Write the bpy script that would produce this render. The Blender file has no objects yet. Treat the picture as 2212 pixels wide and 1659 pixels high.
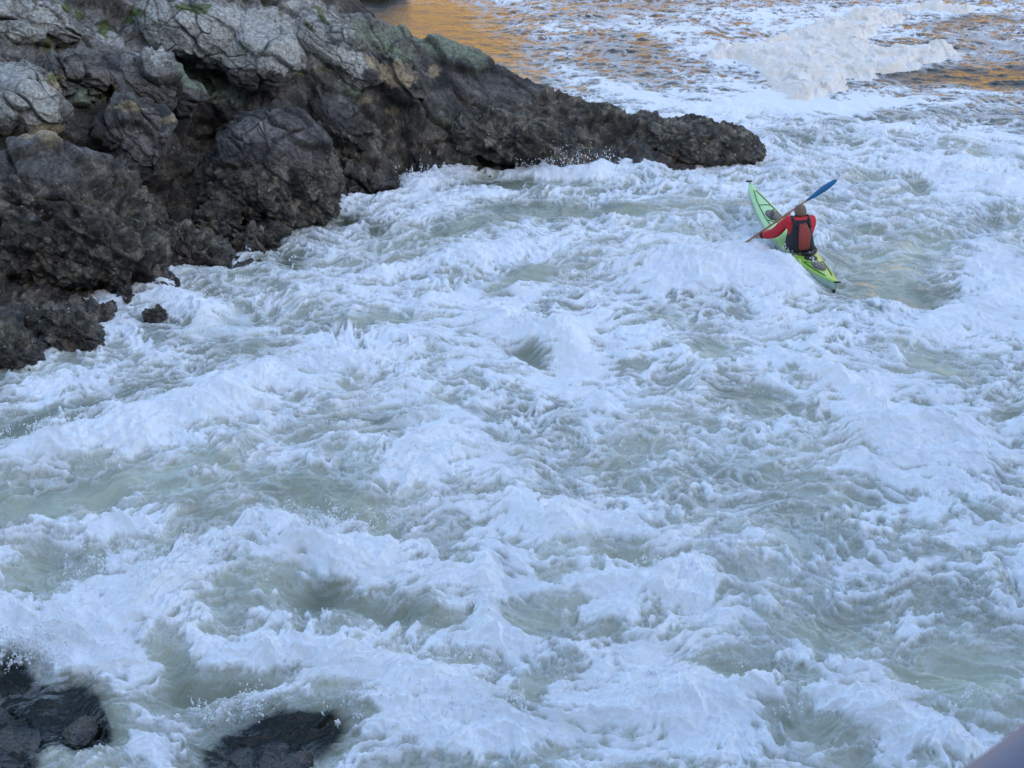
import bpy, math, random
import numpy as np
from mathutils import Vector, Matrix

R = math.radians
scene = bpy.context.scene
col = scene.collection

# ------------------------------------------------------------------ camera
CAM_Z, PITCH, HFOV = 12.5, 23.0, 26.0
cam_d = bpy.data.cameras.new('camera')
cam = bpy.data.objects.new('camera', cam_d)
col.objects.link(cam)
cam.location = (0, 0, CAM_Z)
cam.rotation_euler = (R(90 - PITCH), 0, 0)
cam_d.sensor_width = 36
cam_d.angle = R(HFOV)
cam_d.clip_start = 0.05
cam_d.clip_end = 2000
cam_d.dof.use_dof = True
cam_d.dof.focus_distance = 36
cam_d.dof.aperture_fstop = 30
scene.camera = cam

# ------------------------------------------------------------------ sky, sun, exposure
SUN_EL, SUN_AZ = 24.0, -28.0          # the sun is behind the viewer, low, a little to the left
w = bpy.data.worlds.new('World')
scene.world = w
w.use_nodes = True
nt = w.node_tree
nt.nodes.clear()
sky = nt.nodes.new('ShaderNodeTexSky')
sky.sky_type = 'NISHITA'
sky.sun_disc = False
sky.sun_elevation = R(SUN_EL)
sky.sun_rotation = R(180 + SUN_AZ)
sky.air_density = 1.0
sky.dust_density = 1.2
sky.ozone_density = 1.0
bg = nt.nodes.new('ShaderNodeBackground')
bg.inputs[1].default_value = 0.15
wo = nt.nodes.new('ShaderNodeOutputWorld')
nt.links.new(sky.outputs[0], bg.inputs[0])
nt.links.new(bg.outputs[0], wo.inputs[0])
sd = bpy.data.lights.new('sun', 'SUN')
sd.energy = 4.0
sd.angle = R(0.5)
sd.color = (1.0, 0.88, 0.72)
sun = bpy.data.objects.new('sun', sd)
col.objects.link(sun)
sun.rotation_euler = (R(90 - SUN_EL), 0, R(SUN_AZ))
sun.location = (-30, -60, 60)
scene.view_settings.view_transform = 'Standard'
scene.view_settings.look = 'None'
scene.view_settings.gamma = 1
scene.view_settings.exposure = 1.70
scene.cycles.max_bounces = 6
scene.cycles.diffuse_bounces = 3

# ------------------------------------------------------------------ helpers
F_PX = 1106 / math.tan(R(HFOV / 2))
CT, ST = math.cos(R(PITCH)), math.sin(R(PITCH))

def ray(px, py):
    u = (np.asarray(px, float) - 1106) / F_PX
    v = (np.asarray(py, float) - 829.5) / F_PX
    return u, CT - v * ST, -ST - v * CT

def ground(px, py, z=0.0):
    dx, dy, dz = ray(px, py)
    t = (z - CAM_Z) / dz
    return dx * t, dy * t

def at(px, py, Y):
    """world point at depth Y seen in the direction of a survey point"""
    dx, dy, dz = ray(px, py)
    t = Y / dy
    return Vector((float(dx * t), float(Y), float(CAM_Z + dz * t)))

def survey(x, y, z):
    """the inverse: direction of a world point in survey units"""
    z = z - CAM_Z
    d = y * CT - z * ST
    up = y * ST + z * CT
    return 1106 + F_PX * x / d, 829.5 - F_PX * up / d

_rng = np.random.default_rng(7)
_P = np.concatenate([_rng.permutation(1024)] * 2).astype(np.int32)
_ga = _rng.random(1024) * 2 * np.pi
_G2 = np.stack([np.cos(_ga), np.sin(_ga)], 1).astype(np.float32)
_g = _rng.normal(size=(1024, 3))
_G3 = (_g / np.linalg.norm(_g, axis=1, keepdims=True)).astype(np.float32)
_RV = _rng.random((1024, 3)).astype(np.float32)

def pn2(x, y, seed=0):
    x = np.asarray(x, np.float32) + np.float32(seed * 17.37)
    y = np.asarray(y, np.float32) + np.float32(seed * 9.71)
    xi = np.floor(x); yi = np.floor(y)
    fx = x - xi; fy = y - yi
    xi = xi.astype(np.int32) & 1023; yi = yi.astype(np.int32) & 1023
    u = fx * fx * fx * (fx * (fx * 6 - 15) + 10); v = fy * fy * fy * (fy * (fy * 6 - 15) + 10)
    x1 = (xi + 1) & 1023; y1 = (yi + 1) & 1023
    def g(a, b, dx, dy):
        h = _G2[_P[_P[a] + b]]
        return h[..., 0] * dx + h[..., 1] * dy
    a = g(xi, yi, fx, fy); b = g(x1, yi, fx - 1, fy)
    c = g(xi, y1, fx, fy - 1); d = g(x1, y1, fx - 1, fy - 1)
    a = a + u * (b - a); c = c + u * (d - c)
    return (a + v * (c - a)) * np.float32(1.5)

def fbm2(x, y, n=4, gain=0.5, seed=0, lac=2.03):
    s = 0; a = 1.0; t = 0
    for i in range(n):
        s = s + a * pn2(x * lac ** i, y * lac ** i, seed + i * 3.1)
        t += a; a *= gain
    return s / t

def ridge2(x, y, n=4, gain=0.5, seed=0, sharp=1.0):
    s = 0; a = 1.0; t = 0; prev = 1.0
    for i in range(n):
        r = 1 - np.abs(pn2(x * 2.07 ** i, y * 2.07 ** i, seed + i * 5.3)) * 1.6
        r = np.clip(r, 0, 1) ** (1.5 * sharp)
        s = s + a * r * prev; t += a; a *= gain
        prev = np.clip(r * 1.4, 0, 1)
    return s / t

def pn3(x, y, z, seed=0):
    x = np.asarray(x, np.float32) + np.float32(seed * 17.37)
    y = np.asarray(y, np.float32) + np.float32(seed * 9.71)
    z = np.asarray(z, np.float32) + np.float32(seed * 5.13)
    xi = np.floor(x); yi = np.floor(y); zi = np.floor(z)
    fx = x - xi; fy = y - yi; fz = z - zi
    xi = xi.astype(np.int32) & 1023; yi = yi.astype(np.int32) & 1023; zi = zi.astype(np.int32) & 1023
    u = fx * fx * (3 - 2 * fx); v = fy * fy * (3 - 2 * fy); w_ = fz * fz * (3 - 2 * fz)
    out = 0
    for i in (0, 1):
        for j in (0, 1):
            h = _P[_P[(xi + i) & 1023] + ((yi + j) & 1023)]
            for k in (0, 1):
                g = _G3[_P[h + ((zi + k) & 1023)]]
                n = g[..., 0] * (fx - i) + g[..., 1] * (fy - j) + g[..., 2] * (fz - k)
                out = out + n * (u if i else 1 - u) * (v if j else 1 - v) * (w_ if k else 1 - w_)
    return out * np.float32(1.6)

def fbm3(p, s, n=4, gain=0.5, seed=0):
    r = 0; a = 1.0; t = 0
    for i in range(n):
        f = s * 2.03 ** i
        r = r + a * pn3(p[:, 0] * f, p[:, 1] * f, p[:, 2] * f, seed + i * 3.7)
        t += a; a *= gain
    return r / t

def worley3(x, y, z, seed=0):
    """F1, F2, nearest cell and the offset from its centre"""
    x = np.asarray(x, np.float32) + np.float32(seed * 3.77)
    y = np.asarray(y, np.float32) + np.float32(seed * 7.31)
    z = np.asarray(z, np.float32) + np.float32(seed * 1.93)
    xi = np.floor(x).astype(np.int32); yi = np.floor(y).astype(np.int32); zi = np.floor(z).astype(np.int32)
    f1 = np.full(x.shape, 9, np.float32); f2 = f1.copy(); idx = np.zeros(x.shape, np.int32)
    off = np.zeros(x.shape + (3,), np.float32)
    for i in (-1, 0, 1):
        for j in (-1, 0, 1):
            h0 = _P[_P[(xi + i) & 1023] + ((yi + j) & 1023)]
            for k in (-1, 0, 1):
                h = _P[h0 + ((zi + k) & 1023)]
                r = _RV[h]
                o = np.stack([x - (xi + i + r[:, 0]), y - (yi + j + r[:, 1]), z - (zi + k + r[:, 2])], -1)
                d = (o * o).sum(-1)
                m = d < f1
                off[m] = o[m]
                f2 = np.where(m, f1, np.minimum(f2, d))
                f1 = np.where(m, d, f1)
                idx = np.where(m, h, idx)
    return np.sqrt(f1), np.sqrt(f2), idx, off

def worley2(x, y, seed=0):
    x = np.asarray(x, np.float32) + np.float32(seed * 3.77)
    y = np.asarray(y, np.float32) + np.float32(seed * 7.31)
    xi = np.floor(x).astype(np.int32); yi = np.floor(y).astype(np.int32)
    f1 = np.full(x.shape, 9, np.float32); f2 = f1.copy(); idx = np.zeros(x.shape, np.int32)
    for i in (-1, 0, 1):
        for j in (-1, 0, 1):
            h = _P[_P[(xi + i) & 1023] + ((yi + j) & 1023)]
            r = _RV[h]
            d = (xi + i + r[..., 0] - x) ** 2 + (yi + j + r[..., 1] - y) ** 2
            m = d < f1
            f2 = np.where(m, f1, np.minimum(f2, d))
            f1 = np.where(m, d, f1); idx = np.where(m, h, idx)
    return np.sqrt(f1), np.sqrt(f2), idx

def sstep(a, b, x):
    t = np.clip((x - a) / (b - a), 0, 1)
    return t * t * (3 - 2 * t)

def mixv(a, b, t):
    return a * (1 - t)[..., None] + np.asarray(b, np.float32) * t[..., None]

def grid_mesh(name, X, Y, Z, mat, attrs=None, keep=None):
    """links a rows x columns sheet as one smooth mesh; attrs: name -> float or colour arrays"""
    nr, nc = X.shape
    co = np.empty((nr * nc, 3), np.float32)
    co[:, 0] = X.ravel(); co[:, 1] = Y.ravel(); co[:, 2] = Z.ravel()
    i = np.arange(nr - 1, dtype=np.int32)[:, None] * nc + np.arange(nc - 1, dtype=np.int32)[None]
    q = np.stack([i, i + 1, i + nc + 1, i + nc], -1).reshape(-1, 4)
    if keep is not None:
        k = keep.ravel()
        q = q[k[q].any(1)]
        used = np.zeros(len(co), bool); used[q.ravel()] = True
        remap = np.cumsum(used) - 1
        q = remap[q]; co = co[used]
        attrs = {a: v.reshape(nr * nc, -1)[used] for a, v in (attrs or {}).items()}
    return raw_mesh(name, co, q, mat, attrs)

def raw_mesh(name, co, q, mat, attrs=None, smooth=True):
    me = bpy.data.meshes.new(name)
    me.vertices.add(len(co)); me.vertices.foreach_set('co', np.ascontiguousarray(co, np.float32).ravel())
    n = q.shape[1]
    me.loops.add(q.size); me.loops.foreach_set('vertex_index', np.ascontiguousarray(q, np.int32).ravel())
    me.polygons.add(len(q))
    me.polygons.foreach_set('loop_start', np.arange(len(q), dtype=np.int32) * n)
    me.update(calc_edges=True)
    if smooth:
        me.polygons.foreach_set('use_smooth', np.ones(len(q), bool))
    for a, v in (attrs or {}).items():
        v = np.asarray(v, np.float32).reshape(len(co), -1)
        if v.shape[1] == 1:
            at_ = me.attributes.new(a, 'FLOAT', 'POINT'); at_.data.foreach_set('value', v.ravel())
        else:
            c4 = np.ones((len(co), 4), np.float32); c4[:, :3] = v
            at_ = me.attributes.new(a, 'FLOAT_COLOR', 'POINT'); at_.data.foreach_set('color', c4.ravel())
    me.materials.append(mat)
    o = bpy.data.objects.new(name, me)
    col.objects.link(o)
    return o

def tag(o, label=None, cat=None, group=None, kind=None):
    if label: o['label'] = label
    if cat: o['category'] = cat
    if group: o['group'] = group
    if kind: o['kind'] = kind
    return o

def mat(name, color=(.5, .5, .5), rough=0.6, **kw):
    m = bpy.data.materials.new(name); m.use_nodes = True
    b = m.node_tree.nodes['Principled BSDF']
    b.inputs['Base Color'].default_value = (*color, 1)
    b.inputs['Roughness'].default_value = rough
    for k, v in kw.items():
        b.inputs[k.replace('_', ' ')].default_value = v
    return m

def N(m, typ, **kw):
    n = m.node_tree.nodes.new(typ)
    for k, v in kw.items():
        if hasattr(n, k): setattr(n, k, v)
        else: n.inputs[k.replace('_', ' ')].default_value = v
    return n

def L(m, a, b):
    m.node_tree.links.new(a, b)

def weathered(name, color, rough, scale=30, amount=0.35, bump=0.1, **kw):
    """a procedural material: its colour broken up by noise, with a faint relief"""
    m = mat(name, color, rough, **kw)
    b = m.node_tree.nodes['Principled BSDF']
    tc = N(m, 'ShaderNodeTexCoord')
    no = N(m, 'ShaderNodeTexNoise'); no.inputs['Scale'].default_value = scale; no.inputs['Detail'].default_value = 5
    L(m, tc.outputs['Object'], no.inputs['Vector'])
    mx = N(m, 'ShaderNodeMix', data_type='RGBA')
    mx.inputs[6].default_value = (*[c * (1 - amount) for c in color], 1)
    mx.inputs[7].default_value = (*[min(1, c * (1 + amount * .6)) for c in color], 1)
    L(m, no.outputs[0], mx.inputs[0]); L(m, mx.outputs[2], b.inputs['Base Color'])
    bp = N(m, 'ShaderNodeBump'); bp.inputs['Strength'].default_value = bump; bp.inputs['Distance'].default_value = 0.01
    L(m, no.outputs[0], bp.inputs['Height']); L(m, bp.outputs[0], b.inputs['Normal'])
    return m

# ------------------------------------------------------------------ far gorge side (reflections), added hill (shade)
def hill(name, x0, x1, nx, prof, color, seed, amp, y_wob, label, mat_=None):
    """a long hillside; prof = [(y, z), ...] across"""
    prof = np.array(prof, float)
    t = np.linspace(0, 1, 40); s = np.linspace(0, 1, len(prof))
    py_ = np.interp(t, s, prof[:, 0]); pz = np.interp(t, s, prof[:, 1])
    xs = np.linspace(x0, x1, nx)
    X = np.repeat(xs[None], 40, 0); Y = np.repeat(py_[:, None], nx, 1); Z = np.repeat(pz[:, None], nx, 1)
    n = fbm2(X * .05, Y * .05 + Z * .05, 5, .6, seed)
    Z = Z + amp * n * np.clip(Z / 8, 0, 1); Y = Y + y_wob * n
    o = grid_mesh(name, X, Y, Z, mat_)
    tag(o, label, 'hillside', kind='structure')
    return o

def bank_material(name, c1, c2, scale):
    m = mat(name, c1, .9)
    b = m.node_tree.nodes['Principled BSDF']
    tc = N(m, 'ShaderNodeTexCoord')
    no = N(m, 'ShaderNodeTexNoise'); no.inputs['Scale'].default_value = scale; no.inputs['Detail'].default_value = 8
    L(m, tc.outputs['Object'], no.inputs['Vector'])
    cr = N(m, 'ShaderNodeValToRGB'); cr.color_ramp.elements[0].position = .38; cr.color_ramp.elements[1].position = .62
    cr.color_ramp.elements[0].color = (*c1, 1); cr.color_ramp.elements[1].color = (*c2, 1)
    L(m, no.outputs[0], cr.inputs[0]); L(m, cr.outputs[0], b.inputs['Base Color'])
    return m
hill('far_hillside', -260, 260, 220, [(92, -1), (96, 5), (102, 11), (110, 18), (125, 24), (170, 28)], None, 5, 9, 5,
     'sunlit autumn hillside across the pool', bank_material('autumn_hillside', (.16, .085, .018), (.60, .35, .06), .25))
hill('shade_hill', -300, 300, 60, [(-22, -1), (-30, 26), (-36, 48), (-48, 62), (-90, 66)], None, 8, 2, 2,
     'unseen hillside added behind the bridge to shade the river', bank_material('shade_hill_ground', (.05, .06, .03), (.11, .11, .07), .2))  # out of view; put in and sized to keep the rapids in shade

# ------------------------------------------------------------------ water
def water_material():
    m = bpy.data.materials.new('river_water'); m.use_nodes = True
    b = m.node_tree.nodes['Principled BSDF']
    fa = N(m, 'ShaderNodeAttribute', attribute_name='foam')
    ca = N(m, 'ShaderNodeAttribute', attribute_name='tint')
    tc = N(m, 'ShaderNodeTexCoord')
    no = N(m, 'ShaderNodeTexNoise'); no.inputs['Scale'].default_value = 26; no.inputs['Detail'].default_value = 5
    no.inputs['Distortion'].default_value = 0.5
    L(m, tc.outputs['Object'], no.inputs['Vector'])
    # break the foam edge up with fine bubbles
    ad = N(m, 'ShaderNodeMath', operation='MULTIPLY_ADD'); ad.inputs[1].default_value = 0.9; ad.inputs[2].default_value = -0.46
    L(m, no.outputs[0], ad.inputs[0])
    om = N(m, 'ShaderNodeMath', operation='SUBTRACT'); om.inputs[0].default_value = 1.0; L(m, fa.outputs['Fac'], om.inputs[1])
    pr = N(m, 'ShaderNodeMath', operation='MULTIPLY'); L(m, om.outputs[0], pr.inputs[0]); L(m, fa.outputs['Fac'], pr.inputs[1])
    pk = N(m, 'ShaderNodeMath', operation='MULTIPLY_ADD'); pk.inputs[1].default_value = 3.2; pk.inputs[2].default_value = .12; L(m, pr.outputs[0], pk.inputs[0])
    am = N(m, 'ShaderNodeMath', operation='MULTIPLY'); L(m, ad.outputs[0], am.inputs[0]); L(m, pk.outputs[0], am.inputs[1])
    su = N(m, 'ShaderNodeMath', operation='ADD'); L(m, fa.outputs['Fac'], su.inputs[0]); L(m, am.outputs[0], su.inputs[1])
    su.use_clamp = True
    ro = N(m, 'ShaderNodeMapRange'); ro.inputs[1].default_value = 0.1; ro.inputs[2].default_value = 0.6
    ro.inputs[3].default_value = 0.09; ro.inputs[4].default_value = 0.75
    L(m, su.outputs[0], ro.inputs[0])
    L(m, ro.outputs[0], b.inputs['Roughness'])
    mx = N(m, 'ShaderNodeMix', data_type='RGBA')
    L(m, su.outputs[0], mx.inputs[0]); L(m, ca.outputs['Color'], mx.inputs[6])
    mx.inputs[7].default_value = (0.86, 0.87, 0.88, 1)
    L(m, mx.outputs[2], b.inputs['Base Color'])
    b.inputs['IOR'].default_value = 1.33
    n2 = N(m, 'ShaderNodeTexNoise'); n2.inputs['Scale'].default_value = 15; n2.inputs['Detail'].default_value = 6
    L(m, tc.outputs['Object'], n2.inputs['Vector'])
    bp = N(m, 'ShaderNodeBump'); bp.inputs['Strength'].default_value = 0.6; bp.inputs['Distance'].default_value = 0.03
    L(m, n2.outputs[0], bp.inputs['Height']); L(m, bp.outputs[0], b.inputs['Normal'])
    return m

# foam banks, breaking waves and clear windows, in survey units:
# (px, py, rx, ry, turn in degrees (clockwise), foam +/-, height m, milkiness +/-)
FEAT = [
 # breaking waves
 (1540, 572, 130, 40, 8, 1.3, .50, .3), (1690, 590, 60, 26, 35, 1.0, .30, .2), (1440, 600, 60, 26, 0, .7, .15, .2),
 (1130, 708, 80, 26, 14, .9, .32, .2), (1230, 745, 60, 26, 35, .7, .22, .1), (1140, 775, 48, 20, 20, -1.3, -.25, -.2),
 (1180, 840, 90, 18, 20, .4, -.06, 0), (1300, 880, 40, 34, 10, .8, .15, 0),
 (600, 800, 210, 26, -14, .8, .22, .7), (420, 880, 200, 30, -12, .9, .30, .5), (180, 960, 190, 30, -8, .9, .30, .5),
 (760, 790, 70, 32, -10, .3, .15, .9), (560, 890, 150, 14, -6, -.2, -.1, .6),
 (120, 1085, 170, 30, -14, -1.3, -.12, .9), (350, 1020, 110, 16, -14, -.6, -.05, .8), (455, 1010, 60, 12, 0, -.9, -.08, .1),
 (380, 1060, 60, 20, -10, -.5, 0, .7),
 (690, 1070, 110, 36, 18, -.9, .14, -.3), (430, 1110, 50, 24, 15, -.7, .06, -.2), (760, 1110, 100, 24, 25, -.8, .05, .8),
 (270, 1130, 170, 26, -14, .8, .22, .2), (700, 1180, 190, 50, 16, 1.0, .32, .3), (350, 1250, 220, 60, -24, 1.1, .35, .2),
 (90, 1230, 46, 56, 10, -.8, -.1, .6), (90, 1150, 110, 24, -20, .6, .1, .2),
 (880, 1020, 110, 60, -34, .9, .30, .4), (1010, 960, 120, 50, 20, .4, .10, .3), (640, 1000, 90, 18, -10, .35, .06, 0),
 (830, 930, 60, 12, -10, -.8, -.08, -.4), (520, 1275, 60, 20, 0, -.4, 0, .2),
 (690, 1290, 56, 26, 6, -1.4, -.16, -.5), (620, 1300, 60, 30, 0, -.2, 0, .2),
 (150, 1390, 170, 60, 10, .9, .22, .2), (560, 1420, 180, 36, 0, .6, .15, .3),
 (470, 1497, 120, 18, -6, -1.5, -.22, -.6), (380, 1470, 50, 34, 60, -1.0, -.1, -.3), (340, 1420, 50, 34, 0, -.5, -.05, .4),
 (800, 1440, 190, 40, 16, .9, .25, .4), (950, 1560, 260, 60, 8, 1.0, .28, .3), (1050, 1260, 26, 60, 0, .6, .1, 0),
 (1050, 1340, 34, 44, -20, 1.0, .24, 0), (870, 1330, 130, 18, 8, -.9, -.15, -.4), (1180, 1350, 130, 24, 8, -.8, -.08, .6),
 (1420, 1250, 110, 34, -6, .9, .30, .5), (1250, 1130, 190, 36, 5, .7, .15, .3), (1350, 1210, 60, 18, 10, -.5, -.1, 0),
 (1330, 1430, 220, 20, 8, .4, .1, .6), (1440, 1530, 180, 60, 0, .7, .26, .8), (1160, 1490, 60, 26, -30, -.9, -.1, .8),
 (1600, 1455, 92, 24, 6, -1.4, -.16, -.1), (1620, 1500, 120, 20, 10, .8, .15, .3), (1740, 1575, 110, 34, 14, -.9, -.08, .2),
 (1700, 1530, 60, 24, 0, -.3, 0, 0), (1900, 1540, 190, 40, 14, 1.0, .24, .3), (1880, 1470, 110, 34, 20, .5, .1, .7),
 (2080, 1450, 80, 36, 20, -1.0, -.1, .8), (1990, 1470, 80, 16, 10, -.9, 0, .4), (2080, 1600, 80, 30, 0, .6, .1, .2),
 (1740, 1370, 130, 26, 16, -.35, 0, .7), (1560, 1320, 110, 30, 20, .5, .14, .6), (1840, 1340, 60, 26, 10, -.45, -.08, 0),
 (1500, 1180, 120, 20, -2, .5, .1, 0), (1950, 935, 130, 44, 12, .9, .30, .3), (1830, 880, 120, 16, 22, .6, .12, 0),
 (2060, 920, 90, 30, 10, .5, .12, .7), (2180, 900, 26, 16, 0, -.8, 0, 0), (1920, 1020, 160, 22, 10, .5, .1, 0),
 (1545, 762, 44, 34, 20, -1.0, -.08, .6), (1620, 855, 78, 15, 6, -1.3, -.1, 0), (1700, 895, 120, 16, 8, -.7, -.05, .2),
 (2000, 780, 110, 22, 12, -1.0, -.06, .2), (2050, 810, 70, 14, 14, -.7, 0, .3), (1930, 770, 12, 20, 0, .9, .2, 0),
 (1880, 850, 130, 14, 22, .7, .14, 0), (1750, 800, 130, 12, 24, .7, .12, 0), (1660, 680, 170, 20, 14, .5, .05, 0),
 (1440, 690, 46, 18, 10, -.8, 0, .6), (1560, 660, 90, 14, 20, -.4, 0, .4),
 (1900, 590, 150, 50, 14, -.9, -.10, .5), (1960, 640, 140, 22, 4, -1.0, -.08, .1), (1850, 500, 80, 12, 6, -.6, 0, 0),
 (1980, 540, 70, 40, 0, -.5, 0, .6), (2150, 640, 110, 60, -30, .8, .15, .1), (2160, 560, 60, 26, 10, .5, .06, 0),
 (2110, 380, 120, 26, 16, .9, .22, .3), (2000, 360, 60, 16, 0, .6, .1, .2), (1990, 402, 26, 14, 20, -1.3, -.12, -.1),
 (2100, 430, 110, 14, 16, .6, .10, .1), (1900, 390, 60, 14, 0, -.5, 0, .3), (2150, 300, 120, 16, 0, .6, .08, 0),
 (2080, 330, 90, 12, 5, -.6, 0, .3), (1790, 440, 60, 12, 10, -.4, 0, .3),
 # the calmer tongue by the rocks
 (1160, 455, 90, 22, 0, -1.4, .05, 0), (1330, 455, 110, 12, 2, -1.3, .03, 0), (1000, 500, 110, 20, -14, -1.0, 0, .4),
 (1100, 400, 200, 12, 2, -.7, 0, -.9), (760, 480, 40, 14, -10, -.6, 0, -1.0), (820, 500, 40, 16, -14, -.7, 0, -.9),
 (860, 475, 160, 9, -14, .6, .05, 0), (920, 382, 66, 20, -12, 1.3, .24, 0), (990, 430, 170, 7, -3, .6, .02, 0),
 (1240, 374, 110, 9, 2, 1.2, .26, 0), (1180, 368, 40, 7, 0, 1.0, .16, 0), (1310, 368, 30, 7, 0, .9, .16, 0),
 (1020, 555, 190, 16, -5, .9, .10, .1), (1130, 605, 70, 18, -12, -1.0, .08, .9), (780, 600, 130, 11, -8, .6, .05, .1),
 (850, 570, 110, 12, -10, -.6, 0, .1), (640, 640, 160, 10, -6, .5, .04, 0), (780, 700, 90, 14, -5, -1.0, 0, .1),
 (930, 650, 120, 16, -5, .5, .06, .3), (730, 740, 90, 10, -6, .5, .04, 0), (500, 700, 130, 16, -4, -.3, 0, 0),
 (400, 655, 80, 24, 20, 1.3, .26, 0), (300, 740, 60, 20, 30, .7, .03, 0), (540, 760, 110, 12, -6, -.6, 0, .1),
 (640, 785, 120, 10, -10, -.5, 0, .4), (260, 850, 130, 12, -14, -.5, 0, -.2), (60, 920, 110, 16, -20, -.9, 0, -.5),
 (60, 880, 120, 9, -14, .5, .02, 0), (480, 830, 60, 16, -10, -.4, 0, .3), (380, 860, 34, 12, 0, -1.0, 0, -.2),
 (620, 560, 30, 14, 0, -.5, 0, -.8), (680, 590, 70, 9, -5, .6, .03, 0), (130, 830, 120, 16, -12, .7, .04, 0),
 (1480, 440, 60, 16, 0, -.5, 0, .3), (1500, 500, 90, 14, 0, -.4, 0, .3), (1260, 520, 70, 12, -5, .3, .02, 0),
 (1560, 455, 60, 16, 0, -.6, 0, .2), (1420, 545, 50, 16, 0, -.3, 0, .2),
]

def water_fields(X, Y):
    """height, foam and body colour of the river over the ground plan X, Y (metres)"""
    PX, PY = survey(X, Y, 0.0)
    PX = PX.astype(np.float32); PY = PY.astype(np.float32)
    # wobble so that the authored patches get ragged outlines
    qx = PX + 26 * fbm2(X * .9, Y * .45, 4, .6, 3); qy = PY + 12 * fbm2(X * .9, Y * .45, 4, .6, 9)
    fo = np.zeros_like(PX); hh = fo.copy(); mk = fo.copy()
    for (a, b, rx, ry, t, df, dh, dm) in FEAT:
        b = b + .55 * max(dh, 0) * (62 + 110 * (b / 1659.0) ** 1.3) * (1 if b > 300 else 0)   # tall crests stand nearer than they look
        c, s = math.cos(R(t)), math.sin(R(t))
        m = (np.abs(qx - a) < 2.6 * (rx + ry)) & (np.abs(qy - b) < 2.6 * (abs(s) * rx + ry))
        ex = qx[m] - a; ey = qy[m] - b
        g = np.exp(-(((ex * c + ey * s) / rx) ** 2 + ((-ex * s + ey * c) / ry) ** 2))
        fo[m] += (df if df > 0 else df * 1.25) * g; hh[m] += dh * g; mk[m] += dm * g
    # how rough the river is: 1 in the rapid, 0 in the pool upstream
    far = sstep(330, 130, PY + (PX - 1500) * -0.06)          # pool beyond the point
    rough = 1 - far
    # turbulent transport of the foam: trace each point back through a swirling current
    ax = X.copy(); ay = Y.copy()
    e = 0.02
    for k in range(6):
        for sc, am in ((.5, .045), (1.5, .016), (4.5, .005)):
            n0 = pn2(ax * sc, ay * sc, 21 + sc)
            nx = pn2((ax + e) * sc, ay * sc, 21 + sc); ny = pn2(ax * sc, (ay + e) * sc, 21 + sc)
            ax, ay = ax - am * (ny - n0) / (e * sc), ay + am * (nx - n0) / (e * sc)
    # streaks: stretched along the current, which swings round the point
    bend = -.034 * (X - .5) ** 2 + .5 * fbm2(X * .22, Y * .22, 2, .5, 31)
    sx = ax * .38; sy = ay - bend
    ux = X + .5 * (ax - X); uy = Y + .5 * (ay - Y)                 # small things are carried less far
    tx = ux * .50; ty = uy - bend
    r1 = ridge2(sx * 2.8, sy * 2.5, 5, .58, 41)
    r2 = ridge2(tx * 7, ty * 6.5, 3, .6, 47)
    b1 = fbm2(ux * 1.3, uy * 1.8, 5, .62, 53)
    b2 = fbm2(tx * 11, ty * 10, 4, .62, 59)
    base = 0.49 + 0.38 * fbm2(X * .28, Y * .2, 3, .5, 61)
    near = sstep(700, 1300, PY)
    base = base - .05 * sstep(1300, 900, PX) * (1 - far) + .05 * sstep(1200, 1600, PX) * (1 - far) + .02 * near - .17 * far + .0
    d = base + .55 * fo
    pat = .50 * r1 + .24 * r2 + .30 * (b1 + .5) + .24 * (b2)         # about 0..1
    pat2 = .55 * (b1 + .5) + .3 * r1 + .25 * (b2 + .3)
    pat = pat * (1 - .35 * near) + pat2 * .35 * near
    thr = 1.02 - d
    wid = .115 + .03 * near
    foam = sstep(thr - wid * .55, thr + wid, pat * 1.12)
    # lace: thin white threads lying on open water
    fo = fo - .5 * far * sstep(.1, -.2, fbm2(X * .5, Y * .25, 3, .5, 99))
    lace = ridge2(tx * 3.0, ty * 2.8, 3, .6, 71, 2.0)
    wq = .35 * fbm2(tx * 1.6, ty * 1.6, 3, .6, 111); wr = .35 * fbm2(tx * 1.6, ty * 1.6, 3, .6, 113)
    f1, f2, _ = worley2(tx * 2.4 + wq, ty * 2.2 + wr, 5); net = 1 - sstep(.04, .20, f2 - f1)
    f1, f2, _ = worley2(tx * 5.2 + wq * 2, ty * 4.8 + wr * 2, 9); net2 = 1 - sstep(.05, .28, f2 - f1)
    thread = np.maximum(np.maximum(sstep(.30, .62, lace), net * (.85 + .9 * b1 + .3 * b2)), .95 * net2 * sstep(-.25, .15, b1 + .3 * fo))
    thread = np.clip(thread, 0, 1) * sstep(-.45, .35, d - .22) * (1 - .5 * near)
    foam = np.maximum(foam, thread * .95)
    foam = np.maximum(foam, (.20 + .25 * b2) * sstep(.12, .5, d) * (1 - far))
    foam = np.clip(foam, 0, 1)
    # ---- height
    sw = .30 * fbm2(X * .33 + Y * .05, Y * .42, 3, .5, 81) + .20 * (ridge2(X * .55 + .2 * Y, Y * .50 - .15 * X, 3, .5, 83) - .35)
    mid = (.035 + .04 * near) * (r1 - .35) + .11 * fbm2(ux * 1.3, uy * 1.3, 2, .5, 53) + .03 * b1
    fine = .014 * (r2 - .3) + .010 * b2 + .012 * fbm2(ux * 8, uy * 12, 3, .6, 87) * (.4 + foam)
    bil = (.036 * np.abs(fbm2(ux * 2.0, uy * 2.9, 4, .62, 105)) + .032 * ridge2(ux * 2.3, uy * 3.3, 3, .6, 107)) * (.15 + .85 * near)
    z = rough * (sw * .52 + mid * (1 + .4 * near) + bil * foam + fine * (.55 + .65 * foam) * (1 + .5 * near)) + hh * .66 * (.35 + .65 * rough) * (1 + .45 * b1 + .2 * (r1 - .4))
    z = z + .03 * foam * (.3 + rough) + .030 * thread * rough
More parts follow.
